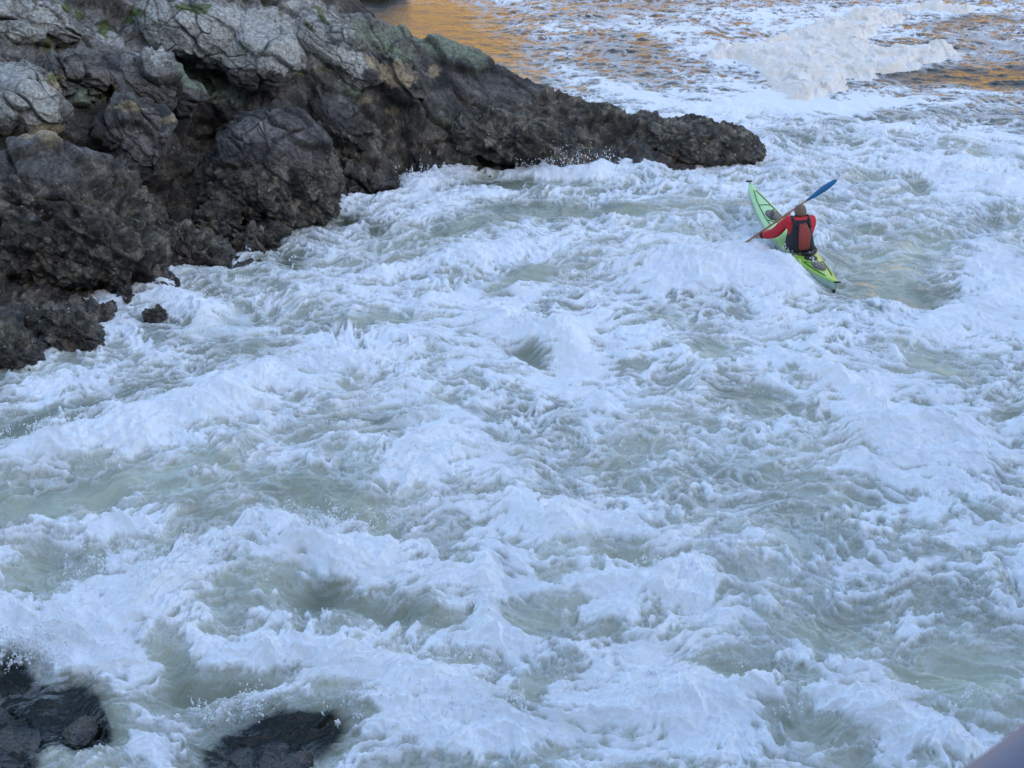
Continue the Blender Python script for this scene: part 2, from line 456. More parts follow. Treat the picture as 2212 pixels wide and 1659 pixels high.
    # pool: short wind ripples
    rip = fbm2(X * 1.3 + .3 * Y, Y * 2.2, 4, .6, 91)
    calm = sstep(1230, 950, PX) * sstep(240, 120, PY)
    z = z + (.25 + .75 * far) * rip * (.075 - .055 * calm)
    # ---- body colour of the water under the foam
    milk = np.clip(.56 + .45 * mk + .50 * fbm2(X * .5, Y * .4, 3, .5, 95) + .16 * near - .15 * sstep(900, 400, PX) * sstep(1100, 600, PY), 0, 1.2)
    tint = np.empty(PX.shape + (3,), np.float32)
    tint[:] = (.085, .095, .060)
    tint = mixv(tint, (.53, .545, .42), np.clip(milk, 0, 1) * .92)
    tint = mixv(tint, (.035, .026, .012), far)
    tint = mixv(tint, (.014, .017, .013), sstep(-.8, -1.3, mk))
    return z, foam, tint, far, PX, PY

FEAT += [
 (1640, 115, 130, 24, 0, .9, .02, 0), (1850, 55, 150, 30, 0, .7, .02, 0), (1880, 130, 160, 22, 0, .6, 0, 0),
 (1600, 542, 40, 12, 0, .9, .22, 0), (1645, 560, 30, 10, 0, .6, .06, 0), (1460, 520, 70, 12, 6, .5, .05, .1), (780, 905, 80, 8, -4, -.6, 0, -1.1), (700, 880, 60, 8, 0, .3, 0, 0), (1230, 880, 90, 14, 20, -.3, 0, -.7),
 (20, 1570, 80, 130, 0, -2.0, -.12, -3.2), (170, 1560, 50, 64, 0, -1.7, -.10, -3.0), (560, 1630, 120, 60, -12, -2.2, -.12, -3.4), (690, 1585, 90, 38, -14, -1.9, -.08, -1.5), (235, 1600, 40, 40, 0, -.8, 0, -.8), (250, 1560, 40, 40, 30, -.4, 0, .2), (330, 1600, 60, 30, 0, .6, .1, .2),
 (40, 1450, 30, 40, 20, -.7, -.05, -.6),
 # pool upstream: foam rafts, clear brown reaches
 (930, 60, 170, 60, 10, -1.2, 0, 0), (1080, 130, 90, 50, 20, -.5, 0, 0), (1350, 40, 170, 24, 0, .35, 0, 0), (1480, 70, 90, 14, 4, .5, 0, 0),
 (1560, 120, 70, 24, 10, .8, 0, 0), (1700, 235, 190, 24, 3, 1.2, .02, 0), (1620, 190, 110, 24, 12, .9, 0, 0),
 (1330, 190, 130, 10, 6, .5, 0, 0), (1200, 150, 150, 10, 10, .3, 0, 0), (1400, 215, 110, 12, 10, .6, 0, 0), (1250, 60, 260, 10, 0, .3, 0, 0),
 (1900, 20, 260, 10, 0, .5, 0, 0), (2110, 45, 90, 12, 0, -.6, 0, 0), (2000, 60, 110, 8, 0, -.6, 0, 0), (1650, 30, 60, 12, 0, .4, 0, 0),
 (2100, 165, 150, 16, 0, -1.4, 0, 0), (2020, 120, 100, 9, 0, .5, 0, 0), (1950, 225, 260, 9, 0, .6, 0, 0), (2080, 200, 130, 7, 0, .7, 0, 0),
 (1900, 250, 200, 16, 0, -.5, 0, 0), (1750, 300, 200, 14, 4, -.3, 0, -.3), (1950, 280, 110, 12, 0, .4, .03, 0),
]

def build_water():
    pr = np.concatenate([np.linspace(-62, 1740, 1330), ])
    dx, dy, dz = ray(1106, pr)
    Yr = (-CAM_Z / dz * dy)[::-1]                      # near to far
    Yr = np.concatenate([[-60, -20, 2, 8, 12, 14.5, 16], Yr[Yr > 16.8], [56, 58, 62, 68, 78, 95, 130, 200]])
    Yr = np.unique(Yr)
    u = np.linspace(-1, 1, 1440)
    uo = np.array([1.03, 1.08, 1.16, 1.3, 1.7, 2.6, 5, 9, 16])
    u = np.concatenate([-uo[::-1], u, uo])
    half = 1.3 + .262 * np.maximum(Yr, 14)
    X = (u[None] * half[:, None]).astype(np.float32)
    Y = np.repeat(Yr[:, None], len(u), 1).astype(np.float32)
    Z = np.empty_like(X); F = np.empty_like(X); T = np.empty(X.shape + (3,), np.float32)
    step = 170
    for a in range(0, len(Yr), step):
        z, f, t, far, px, py = water_fields(X[a:a + step], Y[a:a + step])
        Z[a:a + step] = z; F[a:a + step] = f; T[a:a + step] = t
    # far outside the modelled reach the sheet lies flat
    Z[:, :9] = 0; Z[:, -9:] = 0
    # crests lean with the current: small sideways push
    gx = np.gradient(Z, axis=1); gy = np.gradient(Z, axis=0)
    o = grid_mesh('water', X - .0, Y, Z, water_material(), {'foam': F, 'tint': T})
    tag(o, 'churning white and grey-green river water with brown pool beyond the rocks', 'water', kind='structure')
    return o

build_water()

# ------------------------------------------------------------------ rock
def rock_material():
    m = bpy.data.materials.new('weathered_rock'); m.use_nodes = True
    b = m.node_tree.nodes['Principled BSDF']
    ca = N(m, 'ShaderNodeAttribute', attribute_name='stone')
    wa = N(m, 'ShaderNodeAttribute', attribute_name='wet')
    tc = N(m, 'ShaderNodeTexCoord')
    n1 = N(m, 'ShaderNodeTexNoise'); n1.inputs['Scale'].default_value = 14; n1.inputs['Detail'].default_value = 9; n1.inputs['Roughness'].default_value = .68
    L(m, tc.outputs['Object'], n1.inputs['Vector'])
    mr = N(m, 'ShaderNodeMapRange'); mr.inputs[1].default_value = .3; mr.inputs[2].default_value = .7
    mr.inputs[3].default_value = .3; mr.inputs[4].default_value = 1.9
    L(m, n1.outputs[0], mr.inputs[0])
    mx = N(m, 'ShaderNodeMix', data_type='RGBA', blend_type='MULTIPLY'); mx.inputs[0].default_value = 1
    L(m, ca.outputs['Color'], mx.inputs[6]); L(m, mr.outputs[0], mx.inputs[7])
    L(m, mx.outputs[2], b.inputs['Base Color'])
    ro = N(m, 'ShaderNodeMapRange'); ro.inputs[3].default_value = .85; ro.inputs[4].default_value = .13
    L(m, wa.outputs['Fac'], ro.inputs[0]); L(m, ro.outputs[0], b.inputs['Roughness'])
    n2 = N(m, 'ShaderNodeTexVoronoi'); n2.inputs['Scale'].default_value = 24
    L(m, tc.outputs['Object'], n2.inputs['Vector'])
    ad = N(m, 'ShaderNodeMath', operation='MULTIPLY_ADD'); ad.inputs[1].default_value = .5
    L(m, n2.outputs['Distance'], ad.inputs[0]); L(m, n1.outputs[0], ad.inputs[2])
    bp = N(m, 'ShaderNodeBump'); bp.inputs['Strength'].default_value = .9; bp.inputs['Distance'].default_value = 0.035
    L(m, ad.outputs[0], bp.inputs['Height']); L(m, bp.outputs[0], b.inputs['Normal'])
    return m
ROCK = rock_material()

# where the stone changes colour (survey units): lichen, moss, ochre, sulphur-green, and a painted shade
PALE, MOSS, OCHRE, GREEN, DARK, LILAC = 0, 1, 2, 3, 4, 5
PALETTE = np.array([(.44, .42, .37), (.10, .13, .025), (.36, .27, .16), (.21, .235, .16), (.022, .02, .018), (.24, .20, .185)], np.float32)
STAINS_AND_SHADE = [
 (560, 150, 40, 16, 10, OCHRE, .45), (480, 200, 40, 16, 20, GREEN, .7), (600, 200, 40, 30, 0, LILAC, .6), (830, 160, 30, 20, 30, OCHRE, .7), (1010, 130, 70, 20, 22, GREEN, .5), (180, 330, 120, 16, 12, LILAC, .8), (560, 280, 60, 24, 10, LILAC, .8), (300, 280, 40, 14, 0, PALE, .5), (130, 720, 50, 20, 40, LILAC, .8), (760, 160, 30, 50, 35, PALE, .45), (1400, 270, 100, 12, 14, LILAC, .5),
 (620, 60, 60, 30, 30, PALE, .8), (280, 90, 60, 40, 0, PALE, .5), (690, 190, 40, 40, 30, OCHRE, .35), (560, 60, 60, 30, 20, PALE, .6), (1000, 170, 50, 20, 20, OCHRE, .35), (620, 420, 60, 70, 0, LILAC, .3), (920, 210, 60, 20, 20, LILAC, .7),
 (430, 60, 130, 50, 18, PALE, 1.3), (540, 90, 90, 50, 30, PALE, 1.2), (480, 110, 60, 26, 10, PALE, 1.2), (330, 110, 40, 26, 20, PALE, .9),
 (400, 40, 40, 50, 0, PALE, 1.0), (590, 110, 34, 20, 0, PALE, .7), (60, 20, 90, 40, 0, PALE, .8), (40, 70, 50, 40, 0, PALE, .7),
 (700, 80, 60, 60, 35, PALE, 1.1), (650, 20, 50, 30, 30, PALE, 1.0), (760, 130, 30, 20, 30, PALE, .6),
 (50, 190, 70, 50, 28, PALE, 1.2), (90, 240, 34, 24, 0, PALE, 1.0), (15, 240, 24, 40, 0, PALE, .7),
 (340, 150, 40, 20, 0, PALE, .35), (220, 60, 50, 40, 0, PALE, .45), (130, 60, 40, 30, 0, PALE, .5),
 (110, 285, 36, 28, 10, OCHRE, 1.3), (40, 300, 60, 14, 12, OCHRE, 1.2), (150, 200, 36, 24, 30, OCHRE, .35), (115, 175, 24, 22, 0, OCHRE, .9),
 (290, 232, 60, 6, -4, OCHRE, 1.1), (360, 260, 16, 10, 0, OCHRE, .8), (870, 160, 36, 28, 30, OCHRE, 1.2), (940, 150, 20, 14, 0, OCHRE, .8),
 (800, 130, 26, 16, 20, OCHRE, .6), (790, 215, 16, 14, 0, OCHRE, .8), (250, 190, 14, 16, 0, OCHRE, .7), (845, 240, 20, 14, 0, OCHRE, .6),
 (200, 210, 46, 12, 4, GREEN, 1.4), (450, 190, 60, 20, 28, GREEN, 1.2), (400, 160, 50, 20, 20, GREEN, .7), (800, 70, 70, 24, 28, GREEN, .7),
 (950, 90, 80, 26, 24, GREEN, .9), (880, 60, 60, 16, 22, GREEN, .7), (760, 190, 60, 20, 30, GREEN, .6), (850, 110, 60, 20, 30, GREEN, .7),
 (420, 12, 34, 12, 0, MOSS, 1.6), (230, 45, 14, 22, 0, MOSS, 1.6), (160, 10, 20, 14, 0, MOSS, 1.5), (700, 30, 26, 10, 40, MOSS, 1.4), (570, 5, 20, 8, 30, MOSS, 1.2),
 (100, 100, 12, 18, 0, MOSS, .9), (120, 165, 10, 10, 0, MOSS, 1.0), (670, 60, 24, 8, 40, MOSS, .9), (290, 30, 20, 12, 0, MOSS, 1.0),
 (640, 160, 20, 10, 0, MOSS, .8), (690, 150, 24, 10, 20, MOSS, .6),
 (320, 310, 60, 40, 0, LILAC, 1.0), (640, 300, 60, 60, 0, LILAC, .7), (500, 290, 60, 30, 0, LILAC, .5), (180, 370, 110, 16, 20, LILAC, .7),
 (720, 260, 60, 30, 20, LILAC, .4), (1100, 200, 140, 20, 14, LILAC, .7), (640, 380, 40, 40, 0, LILAC, .5), (480, 470, 24, 20, 0, LILAC, .6),
 (590, 500, 40, 8, 0, GREEN, .4), (165, 430, 130, 10, 40, OCHRE, .15),
 (460, 330, 30, 60, 0, DARK, .8), (240, 140, 30, 20, 20, DARK, .8), (190, 130, 40, 26, 30, DARK, .6), (570, 170, 60, 20, 0, DARK, .7), (640, 130, 20, 20, 0, DARK, .7),  # first entry here paints the shade of the gap left of the big boulder
]

def rock_detail(p, n, low_top=1.15, seed=0, amp=1.0, fine=1.0, wet_all=0.0):
    """adds joints, blocks, lumps and strata to surface points p with normals n; returns points, colour, wetness"""
    # joint frame: joints dip down to the right of the picture
    a = R(-36)
    jx = p[:, 0] * math.cos(a) + p[:, 2] * math.sin(a) * 1.0; jz = -p[:, 0] * math.sin(a) + p[:, 2] * math.cos(a)
    jy = p[:, 1]
    wx = fbm3(p, .9, 3, .5, 11 + seed) * .26; wz = fbm3(p, .9, 3, .5, 17 + seed) * .26
    d = np.zeros(len(p), np.float32)
    def tilt(idx, o, k):
        return ((_RV[(idx + 7) & 1023] - .5) * o).sum(1) * k
    f1, f2, i1, o1 = worley3((jx + wx) * .62, (jy + wz) * .9, (jz + wz) * 1.5, seed)
    e1 = f2 - f1
    amp = amp * np.where(p[:, 0] > -4.2, .55, 1.0) if np.isscalar(amp) and amp == 1.0 else amp
    d += amp * ((.26 * (_RV[i1][:, 0] - .5) + tilt(i1, o1, .42)) * sstep(0, .07, e1) - .12 * np.exp(-(e1 / .04) ** 2))
    f1, f2, i2, o2 = worley3((jx + wx) * 1.9, (jy + wz) * 2.2, (jz + wz) * 3.2, seed + 2)
    e2 = f2 - f1
    hv = sstep(-.2, .25, pn3(p[:, 0] * .7, p[:, 1] * .7, p[:, 2] * .7, 33))
    d += amp * (.5 + .5 * hv) * ((.10 * (_RV[i2][:, 0] - .5) + tilt(i2, o2, .20)) * sstep(0, .08, e2) - .03 * np.exp(-(e2 / .05) ** 2))
    def saw(x):
        f = x - np.floor(x); return np.where(f < .9, f / .9, (1 - f) / .1) - .5
    s1 = saw(jz * 1.7 + jx * .12 + 1.1 * fbm3(p, .6, 3, .5, 101 + seed)); s2 = saw(jx * 1.15 + jy * .35 + 1.2 * fbm3(p, .5, 3, .5, 103 + seed)); s3 = saw(-jz * 4.6 + jy * .8 + 1.6 * fbm3(p, .9, 3, .5, 105 + seed))
    mk1 = sstep(-.15, .2, fbm3(p, .55, 2, .5, 107)); d += amp * (.13 * s1 * mk1 + .13 * s2 * (1 - .6 * mk1) + .045 * s3)
    f1, f2, i3, o3 = worley3((jx + wx) * 5.0, jy * 5.5, (jz + wz) * 8, seed + 3)
    e3 = f2 - f1
    d += amp * (.35 + .65 * hv) * ((.035 * (_RV[i3][:, 0] - .5) + tilt(i3, o3, .085)) * sstep(0, .1, e3) - .014 * np.exp(-(e3 / .08) ** 2))
    d += amp * .09 * fbm3(p, .8, 5, .5, 5 + seed)
    st = pn3(jx * 2.2, jy * 2.2, (jz + wz) * 16, 41) * .5 + pn3(jx * 4, jy * 4, (jz + wz) * 34, 43) * .3
    d += amp * .028 * st * (1 - hv * .4)
    # the weed and barnacle zone
    zb = p[:, 2] + .45 * fbm3(p, .7, 3, .5, 51)
    low = sstep(low_top + .3, low_top - .3, zb)
    f1, f2, i4, _o = worley3(p[:, 0] * 8, p[:, 1] * 8, p[:, 2] * 8, 5)
    g1, g2, i5, _o = worley3(p[:, 0] * 19, p[:, 1] * 19, p[:, 2] * 19, 6)
    lump = (.6 - f1) * .11 + (.5 - g1) * .040 + .10 * fbm3(p, 4.0, 4, .6, 53)
    pit = np.clip(pn3(p[:, 0] * 4.2, p[:, 1] * 4.2, p[:, 2] * 2.2, 57) - .12, 0, 1) * .40
    d += low * fine * (lump - pit)
    q = p + n * d[:, None]
    # ---- colour of the stone
    base = np.empty((len(p), 3), np.float32); base[:] = (.074, .065, .057)
    v = fbm3(p, 1.7, 5, .6, 61)
    base = mixv(base, (.040, .037, .036), sstep(.0, .45, v)); base = mixv(base, (.16, .138, .12), sstep(-.05, -.5, v) * .8)
    base = base * (.6 + .8 * _RV[i2][:, 1:2]) * (.75 + .5 * _RV[i3][:, 1:2])
    sk = fbm3(np.stack([jx * .25, jy * .6, (jz + wz) * 2.0], 1), 3.0, 4, .6, 65)
    base = base * (1 + 1.5 * np.clip(sk, -.45, .9))[:, None]
    hi = sstep(1.7, 3.0, p[:, 2] + .5 * v)
    base = mixv(base, (.24, .215, .18), hi * .7)
    PX, PY = survey(p[:, 0], p[:, 1], p[:, 2])
    PX = PX + 26 * fbm3(p, 2.2, 4, .6, 63); PY = PY + 18 * fbm3(p, 2.2, 4, .6, 67)
    wts = np.zeros((6, len(p)), np.float32)
    for (x, y, rx, ry, t, k, s) in STAINS_AND_SHADE:
        c_, s_ = math.cos(R(t)), math.sin(R(t))
        dx = PX - x; dy = PY - y
        wts[k] += (1.25 if k < 4 else 1) * s * np.exp(-(((dx * c_ + dy * s_) / rx) ** 2 + ((-dx * s_ + dy * c_) / ry) ** 2))
    sp = fbm3(p, 6.5, 5, .78, 71) * 1.25
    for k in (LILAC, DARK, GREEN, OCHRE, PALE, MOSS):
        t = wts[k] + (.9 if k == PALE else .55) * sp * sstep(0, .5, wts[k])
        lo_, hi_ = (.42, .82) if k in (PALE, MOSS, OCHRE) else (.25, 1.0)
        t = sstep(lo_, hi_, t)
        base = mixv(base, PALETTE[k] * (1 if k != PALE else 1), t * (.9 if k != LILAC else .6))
    # joints are coloured near black
    base = mixv(base, (.012, .011, .011), np.clip(.8 * np.exp(-(e2 / .05) ** 2) * (.3 + .7 * hv) + .5 * np.exp(-(e1 / .05) ** 2), 0, .85))
    zone = np.empty_like(base); zone[:] = (.092, .076, .056)
    zone = zone * (.35 + 1.3 * _RV[i4][:, 1:2]) * (.6 + .8 * _RV[i5][:, 1:2])
    zone = mixv(zone, (.13, .07, .03), sstep(.1, .5, fbm3(p, 2.5, 3, .5, 75)) * sstep(.7, .1, p[:, 2]) * .7)
    zone = mixv(zone, (.07, .072, .042), sstep(.1, .5, fbm3(p, 1.1, 3, .5, 77)) * .6)
    zone = zone * (.45 + 1.1 * sstep(-.25, .3, fbm3(p, 3.2, 4, .7, 79)))[:, None]
    speck = (_RV[i5][:, 2] > .955) & (g1 < .30)
    zone[speck] = (.42, .40, .34)
    base = base * (1 - low[:, None] * .85) + zone * low[:, None] * .85
    wet = sstep(.45, .05, zb) * .9
    wet = np.maximum(wet, wet_all)
    base = base * .86 * (1 - .35 * wet)[:, None]
    if wet_all: base = base * .12 + np.array((.010, .013, .014), np.float32)
    return q, base, wet

# ---- the ledge: bedrock spread between surveyed points
def W_(px, py, z=-.12):
    x, y = ground(px, py); return (float(x), float(y), z)
def C_(px, py, Y):
    v = at(px, py, Y); return tuple(v)
shore = [(1666, 338), (1640, 354), (1500, 372), (1420, 380), (1300, 376), (1150, 380), (1000, 376), (880, 374), (842, 414), (760, 414), (722, 446), (700, 528),
         (600, 548), (545, 600), (450, 622), (365, 626), (330, 672), (240, 684), (140, 735), (60, 780), (0, 815), (-120, 850), (-300, 880)]
crest = [(1600, 286, 40.6), (1450, 254, 40.9), (1320, 222, 41.1), (1200, 189, 41.3), (1050, 124, 41.4), (960, 84, 41.4), (870, 54, 41.3), (780, 34, 41.0), (700, 12, 40.6), (640, -20, 40.4)]
CTRL = [W_(*s) for s in shore]
for s in shore:                                         # the bed falls away under the water
    x, y, z = W_(*s); CTRL.append((x + .25, y - 1.0, -.7))
for c in crest:
    x, y, z = C_(*c); CTRL += [(x, y, z), (x + .3, y + .9, z * .35 - .3), (x + .5, y + 2.2, -1.2)]
CTRL += [C_(*c) for c in [
 (1300, 296, 40.35), (1000, 230, 40.2), (1000, 300, 39.7), (800, 200, 39.6), (800, 320, 38.6), (1150, 290, 40.0), (1500, 310, 40.5), (900, 130, 40.6), (900, 250, 39.6),
 (720, 330, 38.4), (640, 200, 38.8), (640, 100, 39.3), (480, 300, 38.5), (500, 150, 38.6), (500, 40, 39.3), (500, -40, 40.2), (640, 470, 36.6), (750, 400, 38.2),
 (300, 300, 37.0), (300, 200, 37.3), (300, 100, 38.2), (300, 0, 39.2), (300, -80, 40.2), (350, 450, 36.0), (450, 540, 35.1), (430, 400, 37.5), (560, 560, 35.0),
 (240, 400, 35.6), (100, 330, 34.9), (100, 600, 33.0), (100, 450, 33.9), (0, 450, 33.5), (0, 600, 32.4), (0, 700, 31.2), (200, 620, 33.0), (300, 580, 33.5), (0, 330, 34.9), (0, 200, 36),
 (0, 100, 37), (0, 0, 38.2), (-200, 300, 34.3), (-200, 100, 36.6), (-200, 500, 32.6), (-200, -50, 38.5), (-200, 700, 30.8), (150, -60, 39.5)]]
CTRL += [(-9, 44, 4.6), (-6, 44, 4.2), (-4, 44, 3.0), (-2.4, 44, 1.0), (-12, 40, 4.4), (-14, 34, 3.4), (-14, 30, 1.2), (-13, 45, 5)]

def build_ledge():
    P = np.array(CTRL, float)
    def phi(A, B):
        r = np.hypot(A[:, None, 0] - B[None, :, 0], A[:, None, 1] - B[None, :, 1]); return np.sqrt(r * r + .02)
    n = len(P)
    A = np.zeros((n + 3, n + 3)); A[:n, :n] = phi(P, P) - 0.02 * np.eye(n)
    A[:n, n:] = np.c_[np.ones(n), P[:, :2]]; A[n:, :n] = A[:n, n:].T
    sol = np.linalg.solve(A, np.r_[P[:, 2], 0, 0, 0])
    cx = np.linspace(-14, 6.2, 150); cy = np.linspace(27.5, 46, 140)
    GX, GY = np.meshgrid(cx, cy)
    Q = np.c_[GX.ravel(), GY.ravel()]
    Zc = (phi(Q, P) @ sol[:n] + sol[n] + Q @ sol[n + 1:]).reshape(GX.shape)
    x = np.linspace(-10.5, 6.0, 800); y = np.linspace(28, 44.5, 720)
    ix = (x - cx[0]) / (cx[1] - cx[0]); iy = (y - cy[0]) / (cy[1] - cy[0])
    i0 = np.floor(ix).astype(int); j0 = np.floor(iy).astype(int); fx = ix - i0; fy = (iy - j0)[:, None]
    Z = (Zc[j0][:, i0] * (1 - fx) + Zc[j0][:, i0 + 1] * fx) * (1 - fy) + (Zc[j0 + 1][:, i0] * (1 - fx) + Zc[j0 + 1][:, i0 + 1] * fx) * fy
    X, Y = np.meshgrid(x, y)
    gy, gx = np.gradient(Z, y, x)
    nn = np.stack([-gx, -gy, np.ones_like(Z)], -1); nn /= np.linalg.norm(nn, axis=-1, keepdims=True)
    p = np.stack([X, Y, Z], -1).reshape(-1, 3).astype(np.float32); nf = nn.reshape(-1, 3).astype(np.float32)
    q = p.copy(); colr = np.zeros_like(p); wet = np.zeros(len(p), np.float32)
    keep = (Z > -.55).ravel()
    q[keep], colr[keep], wet[keep] = rock_detail(p[keep], nf[keep], amp=1.0, fine=.5)
    o = grid_mesh('rock_ledge', q[:, 0].reshape(X.shape), q[:, 1].reshape(X.shape), q[:, 2].reshape(X.shape), ROCK,
                  {'stone': colr.reshape(X.shape + (3,)), 'wet': wet.reshape(X.shape)}, keep=keep.reshape(X.shape))
    tag(o, 'dark jointed bedrock ledge running down into the rapids', 'rock ledge', kind='structure')
build_ledge()

_cs = {}
def cube_sphere(n):
    if n in _cs: return _cs[n]
    g = np.tan(np.linspace(-math.pi / 4, math.pi / 4, n)); A, B = np.meshgrid(g, g); O = np.ones_like(A)
    faces = [(A, B, O), (B, A, -O), (O, A, B), (-O, B, A), (B, O, A), (A, -O, B)]
    pts = np.concatenate([np.stack(f, -1).reshape(-1, 3) for f in faces])
    i = np.arange(n - 1)[:, None] * n + np.arange(n - 1)[None]
    q0 = np.stack([i, i + 1, i + n + 1, i + n], -1).reshape(-1, 4)
    q = np.concatenate([q0 + k * n * n for k in range(6)])
    pts /= np.linalg.norm(pts, axis=1, keepdims=True)
    key = np.round(pts * 20000).astype(np.int64)
    _, first, inv = np.unique(key, axis=0, return_index=True, return_inverse=True)
    _cs[n] = (pts[first], inv.ravel()[q]); return _cs[n]

def boulder(name, label, px, py, Y, r, rot=(0, 0, 0), seed=1, cuts=9, n=100, lump=.16, group=None, cat='boulder', low_top=1.15, amp=.8, depth=.78, extra=(), wet_all=0., fine=1.0):
    rng = np.random.default_rng(seed * 13 + 5)
    u, q = cube_sphere(n)
    p = u.copy()
    normals = rng.normal(size=(cuts, 3)); normals /= np.linalg.norm(normals, axis=1, keepdims=True)
    pl = [(a, depth + .2 * rng.random()) for a in normals] + [(np.array(a) / np.linalg.norm(a), d) for a, d in extra]
    for a, d in pl:                                      # plane cuts, softened
        s = p @ a - d
        t = np.where(s > 0, s, 0); soft = .04
        p = p - (t * t / (t + soft))[:, None] * a * .96
    f = p.astype(np.float32)
    p = p * (1 + lump * fbm3(f + seed * 3.3, 1.3, 3, .5, seed))[:, None]
    Rm = np.array((Matrix.Rotation(R(rot[2]), 3, 'Z') @ Matrix.Rotation(R(rot[1]), 3, 'Y') @ Matrix.Rotation(R(rot[0]), 3, 'X')))
    r = np.array(r, float)
    base = at(px, py, Y)
    wp = (p * r) @ Rm.T
    fn = np.cross(wp[q[:, 1]] - wp[q[:, 0]], wp[q[:, 3]] - wp[q[:, 0]])
    nn = np.zeros_like(wp)
    for k in range(4): np.add.at(nn, q[:, k], fn)
    nn /= np.linalg.norm(nn, axis=1, keepdims=True) + 1e-9
    if ((nn * wp).sum(1)).mean() < 0: nn = -nn; q = q[:, ::-1]
    wp = (wp + np.array(base)).astype(np.float32)
    o_, c, wet = rock_detail(wp, nn.astype(np.float32), low_top=low_top, amp=amp, wet_all=wet_all, fine=fine)
    ob = raw_mesh(name, o_ - np.array(base, np.float32), q, ROCK, {'stone': c, 'wet': wet})
    ob.location = base
    tag(ob, label, cat, group)
    return ob

BG = 'boulders along the foot of the ledge'
build = boulder
build('boulder', 'largest rounded boulder standing in the water, grey top and barnacled dark front', 585, 385, 36.6, (1.2, 1.0, 1.2), (0, 0, 10), 3, 7, 160, .12, depth=.84, amp=.5, low_top=1.35, fine=.75)
build('boulder', 'blocky dark rock with ochre streaks on its flat top, left of the big rounded boulder', 290, 310, 36.2, (.62, .7, .85), (0, 8, 20), 5, 12, 100, .10)
build('boulder', 'broad barnacled rock mass at the left edge, sloping down to the white water', 130, 500, 33.7, (1.75, 1.3, 1.35), (0, 30, -8), 7, 8, 150, .14, low_top=1.9)
build('boulder', 'pale lichen covered boulder with an orange underside at the left edge', 45, 225, 35.4, (.85, .8, .66), (0, 24, 10), 9, 10, 110, .12, amp=.42)
build('boulder', 'pale grey lichen covered block with a dark vertical face above the big boulder', 560, 115, 38.6, (.72, .8, .66), (0, 14, 10), 11, 12, 110, .10, amp=.42)
build('boulder', 'pale lichen slab with a moss patch at the top of the ledge', 420, 55, 38.8, (1.15, .8, .62), (0, 18, 0), 13, 12, 110, .12, amp=.42)
build('boulder', 'grey green slab over a black cleft, below the lichen slab', 330, 185, 37.4, (.85, .7, .46), (0, 26, 12), 15, 10, 110, .12)
build('boulder', 'dark rock with ochre flakes beside the black cleft', 160, 165, 36.9, (.56, .6, .52), (0, 34, 0), 17, 10, 90, .12)
build('boulder', 'grey jointed rock in the top left corner', 60, 50, 37.8, (.95, .7, .62), (0, 10, 0), 19, 14, 100, .12)
build('boulder', 'long grey slab leaning down to the right from the top of the ledge', 735, 105, 39.8, (1.05, .7, .44), (10, 42, 0), 21, 9, 110, .10, amp=.42)
build('boulder', 'angular ochre topped rock high on the point', 868, 170, 40.0, (.62, .5, .40), (0, 36, 0), 23, 10, 90, .12, amp=.5)
build('boulder', 'dark slanting rock below the ochre patch on the point', 740, 260, 38.9, (.75, .6, .45), (0, 40, 0), 25, 10, 100, .14, amp=.6)
build('boulder', 'low barnacled hump in the middle of the point', 1110, 300, 39.9, (1.2, .8, .50), (0, 14, 0), 27, 8, 110, .14, amp=.5, fine=.6)
build('boulder', 'brown weedy rock forming the tip of the point', 1525, 312, 40.4, (1.2, .75, .46), (0, 9, 0), 29, 10, 120, .12, amp=.4, fine=.55)
build('boulder', 'sloping weedy rock running down to the splash below the point', 1230, 345, 39.7, (1.25, .5, .30), (0, 17, 0), 31, 8, 110, .12, amp=.5, fine=.6)
build('boulder', 'small flat topped rock at the foot of the largest boulder', 552, 528, 35.3, (.42, .42, .30), (0, 6, 10), 33, 12, 80, .10)
build('boulder', 'small grey faced rock beside the flat topped one', 470, 480, 35.6, (.42, .40, .36), (0, 20, 0), 35, 12, 80, .10)
build('boulder', 'low ridge of barnacled rock pointing down to the right behind the white splash', 430, 560, 34.5, (.95, .5, .42), (0, 36, -10), 37, 8, 100, .12)
build('boulder', 'angular dark boulder with a smooth slanting face near the left edge', 150, 712, 31.0, (.62, .5, .36), (6, 30, 10), 39, 9, 100, .08, fine=.5)
build('boulder', 'barnacled rock cut by the left edge of the picture at the waterline', 20, 752, 30.4, (.62, .6, .42), (0, 28, 0), 41, 8, 100, .14)
build('boulder', 'small barnacled rock tucked behind the slanting dark boulder', 195, 682, 31.9, (.30, .3, .22), (0, 10, 0), 43, 9, 70, .14)
build('boulder', 'tiny brown rock alone in the white foam', 333, 684, 31.8, (.20, .16, .20), (0, 30, 0), 45, 9, 50, .16, amp=.3)
build('boulder', 'small dark rock at the end of the barnacled mass beside the foam', 285, 650, 32.6, (.32, .3, .22), (0, 26, 0), 47, 9, 70, .12, amp=.5)
build('boulder', 'brown weedy rock jutting into the foam right of the largest boulder', 790, 392, 38.4, (.5, .4, .22), (0, 22, 0), 49, 8, 80, .16)
# wet rocks in the near corner, the river pouring over them
build('boulder', 'black wet rock in the bottom left corner', -10, 1606, 19.75, (.50, .7, .11), (0, 12, 0), 51, 8, 120, .10, amp=.3, fine=.1, wet_all=1.)
build('boulder', 'black wet rock awash second from the bottom left corner', 165, 1582, 20.0, (.18, .32, .10), (0, 0, 0), 53, 8, 80, .10, amp=.25, fine=.1, wet_all=1.)
build('boulder', 'dark olive wet rock under the bottom edge of the foam', 565, 1654, 19.45, (.50, .40, .07), (0, -8, 0), 55, 8, 130, .12, amp=.3, fine=.2, wet_all=1.)
build('boulder', 'low black rock across the pool at the top edge', 735, -20, 54.4, (1.75, .9, .55), (0, 0, 0), 57, 10, 80, .08, wet_all=1.)

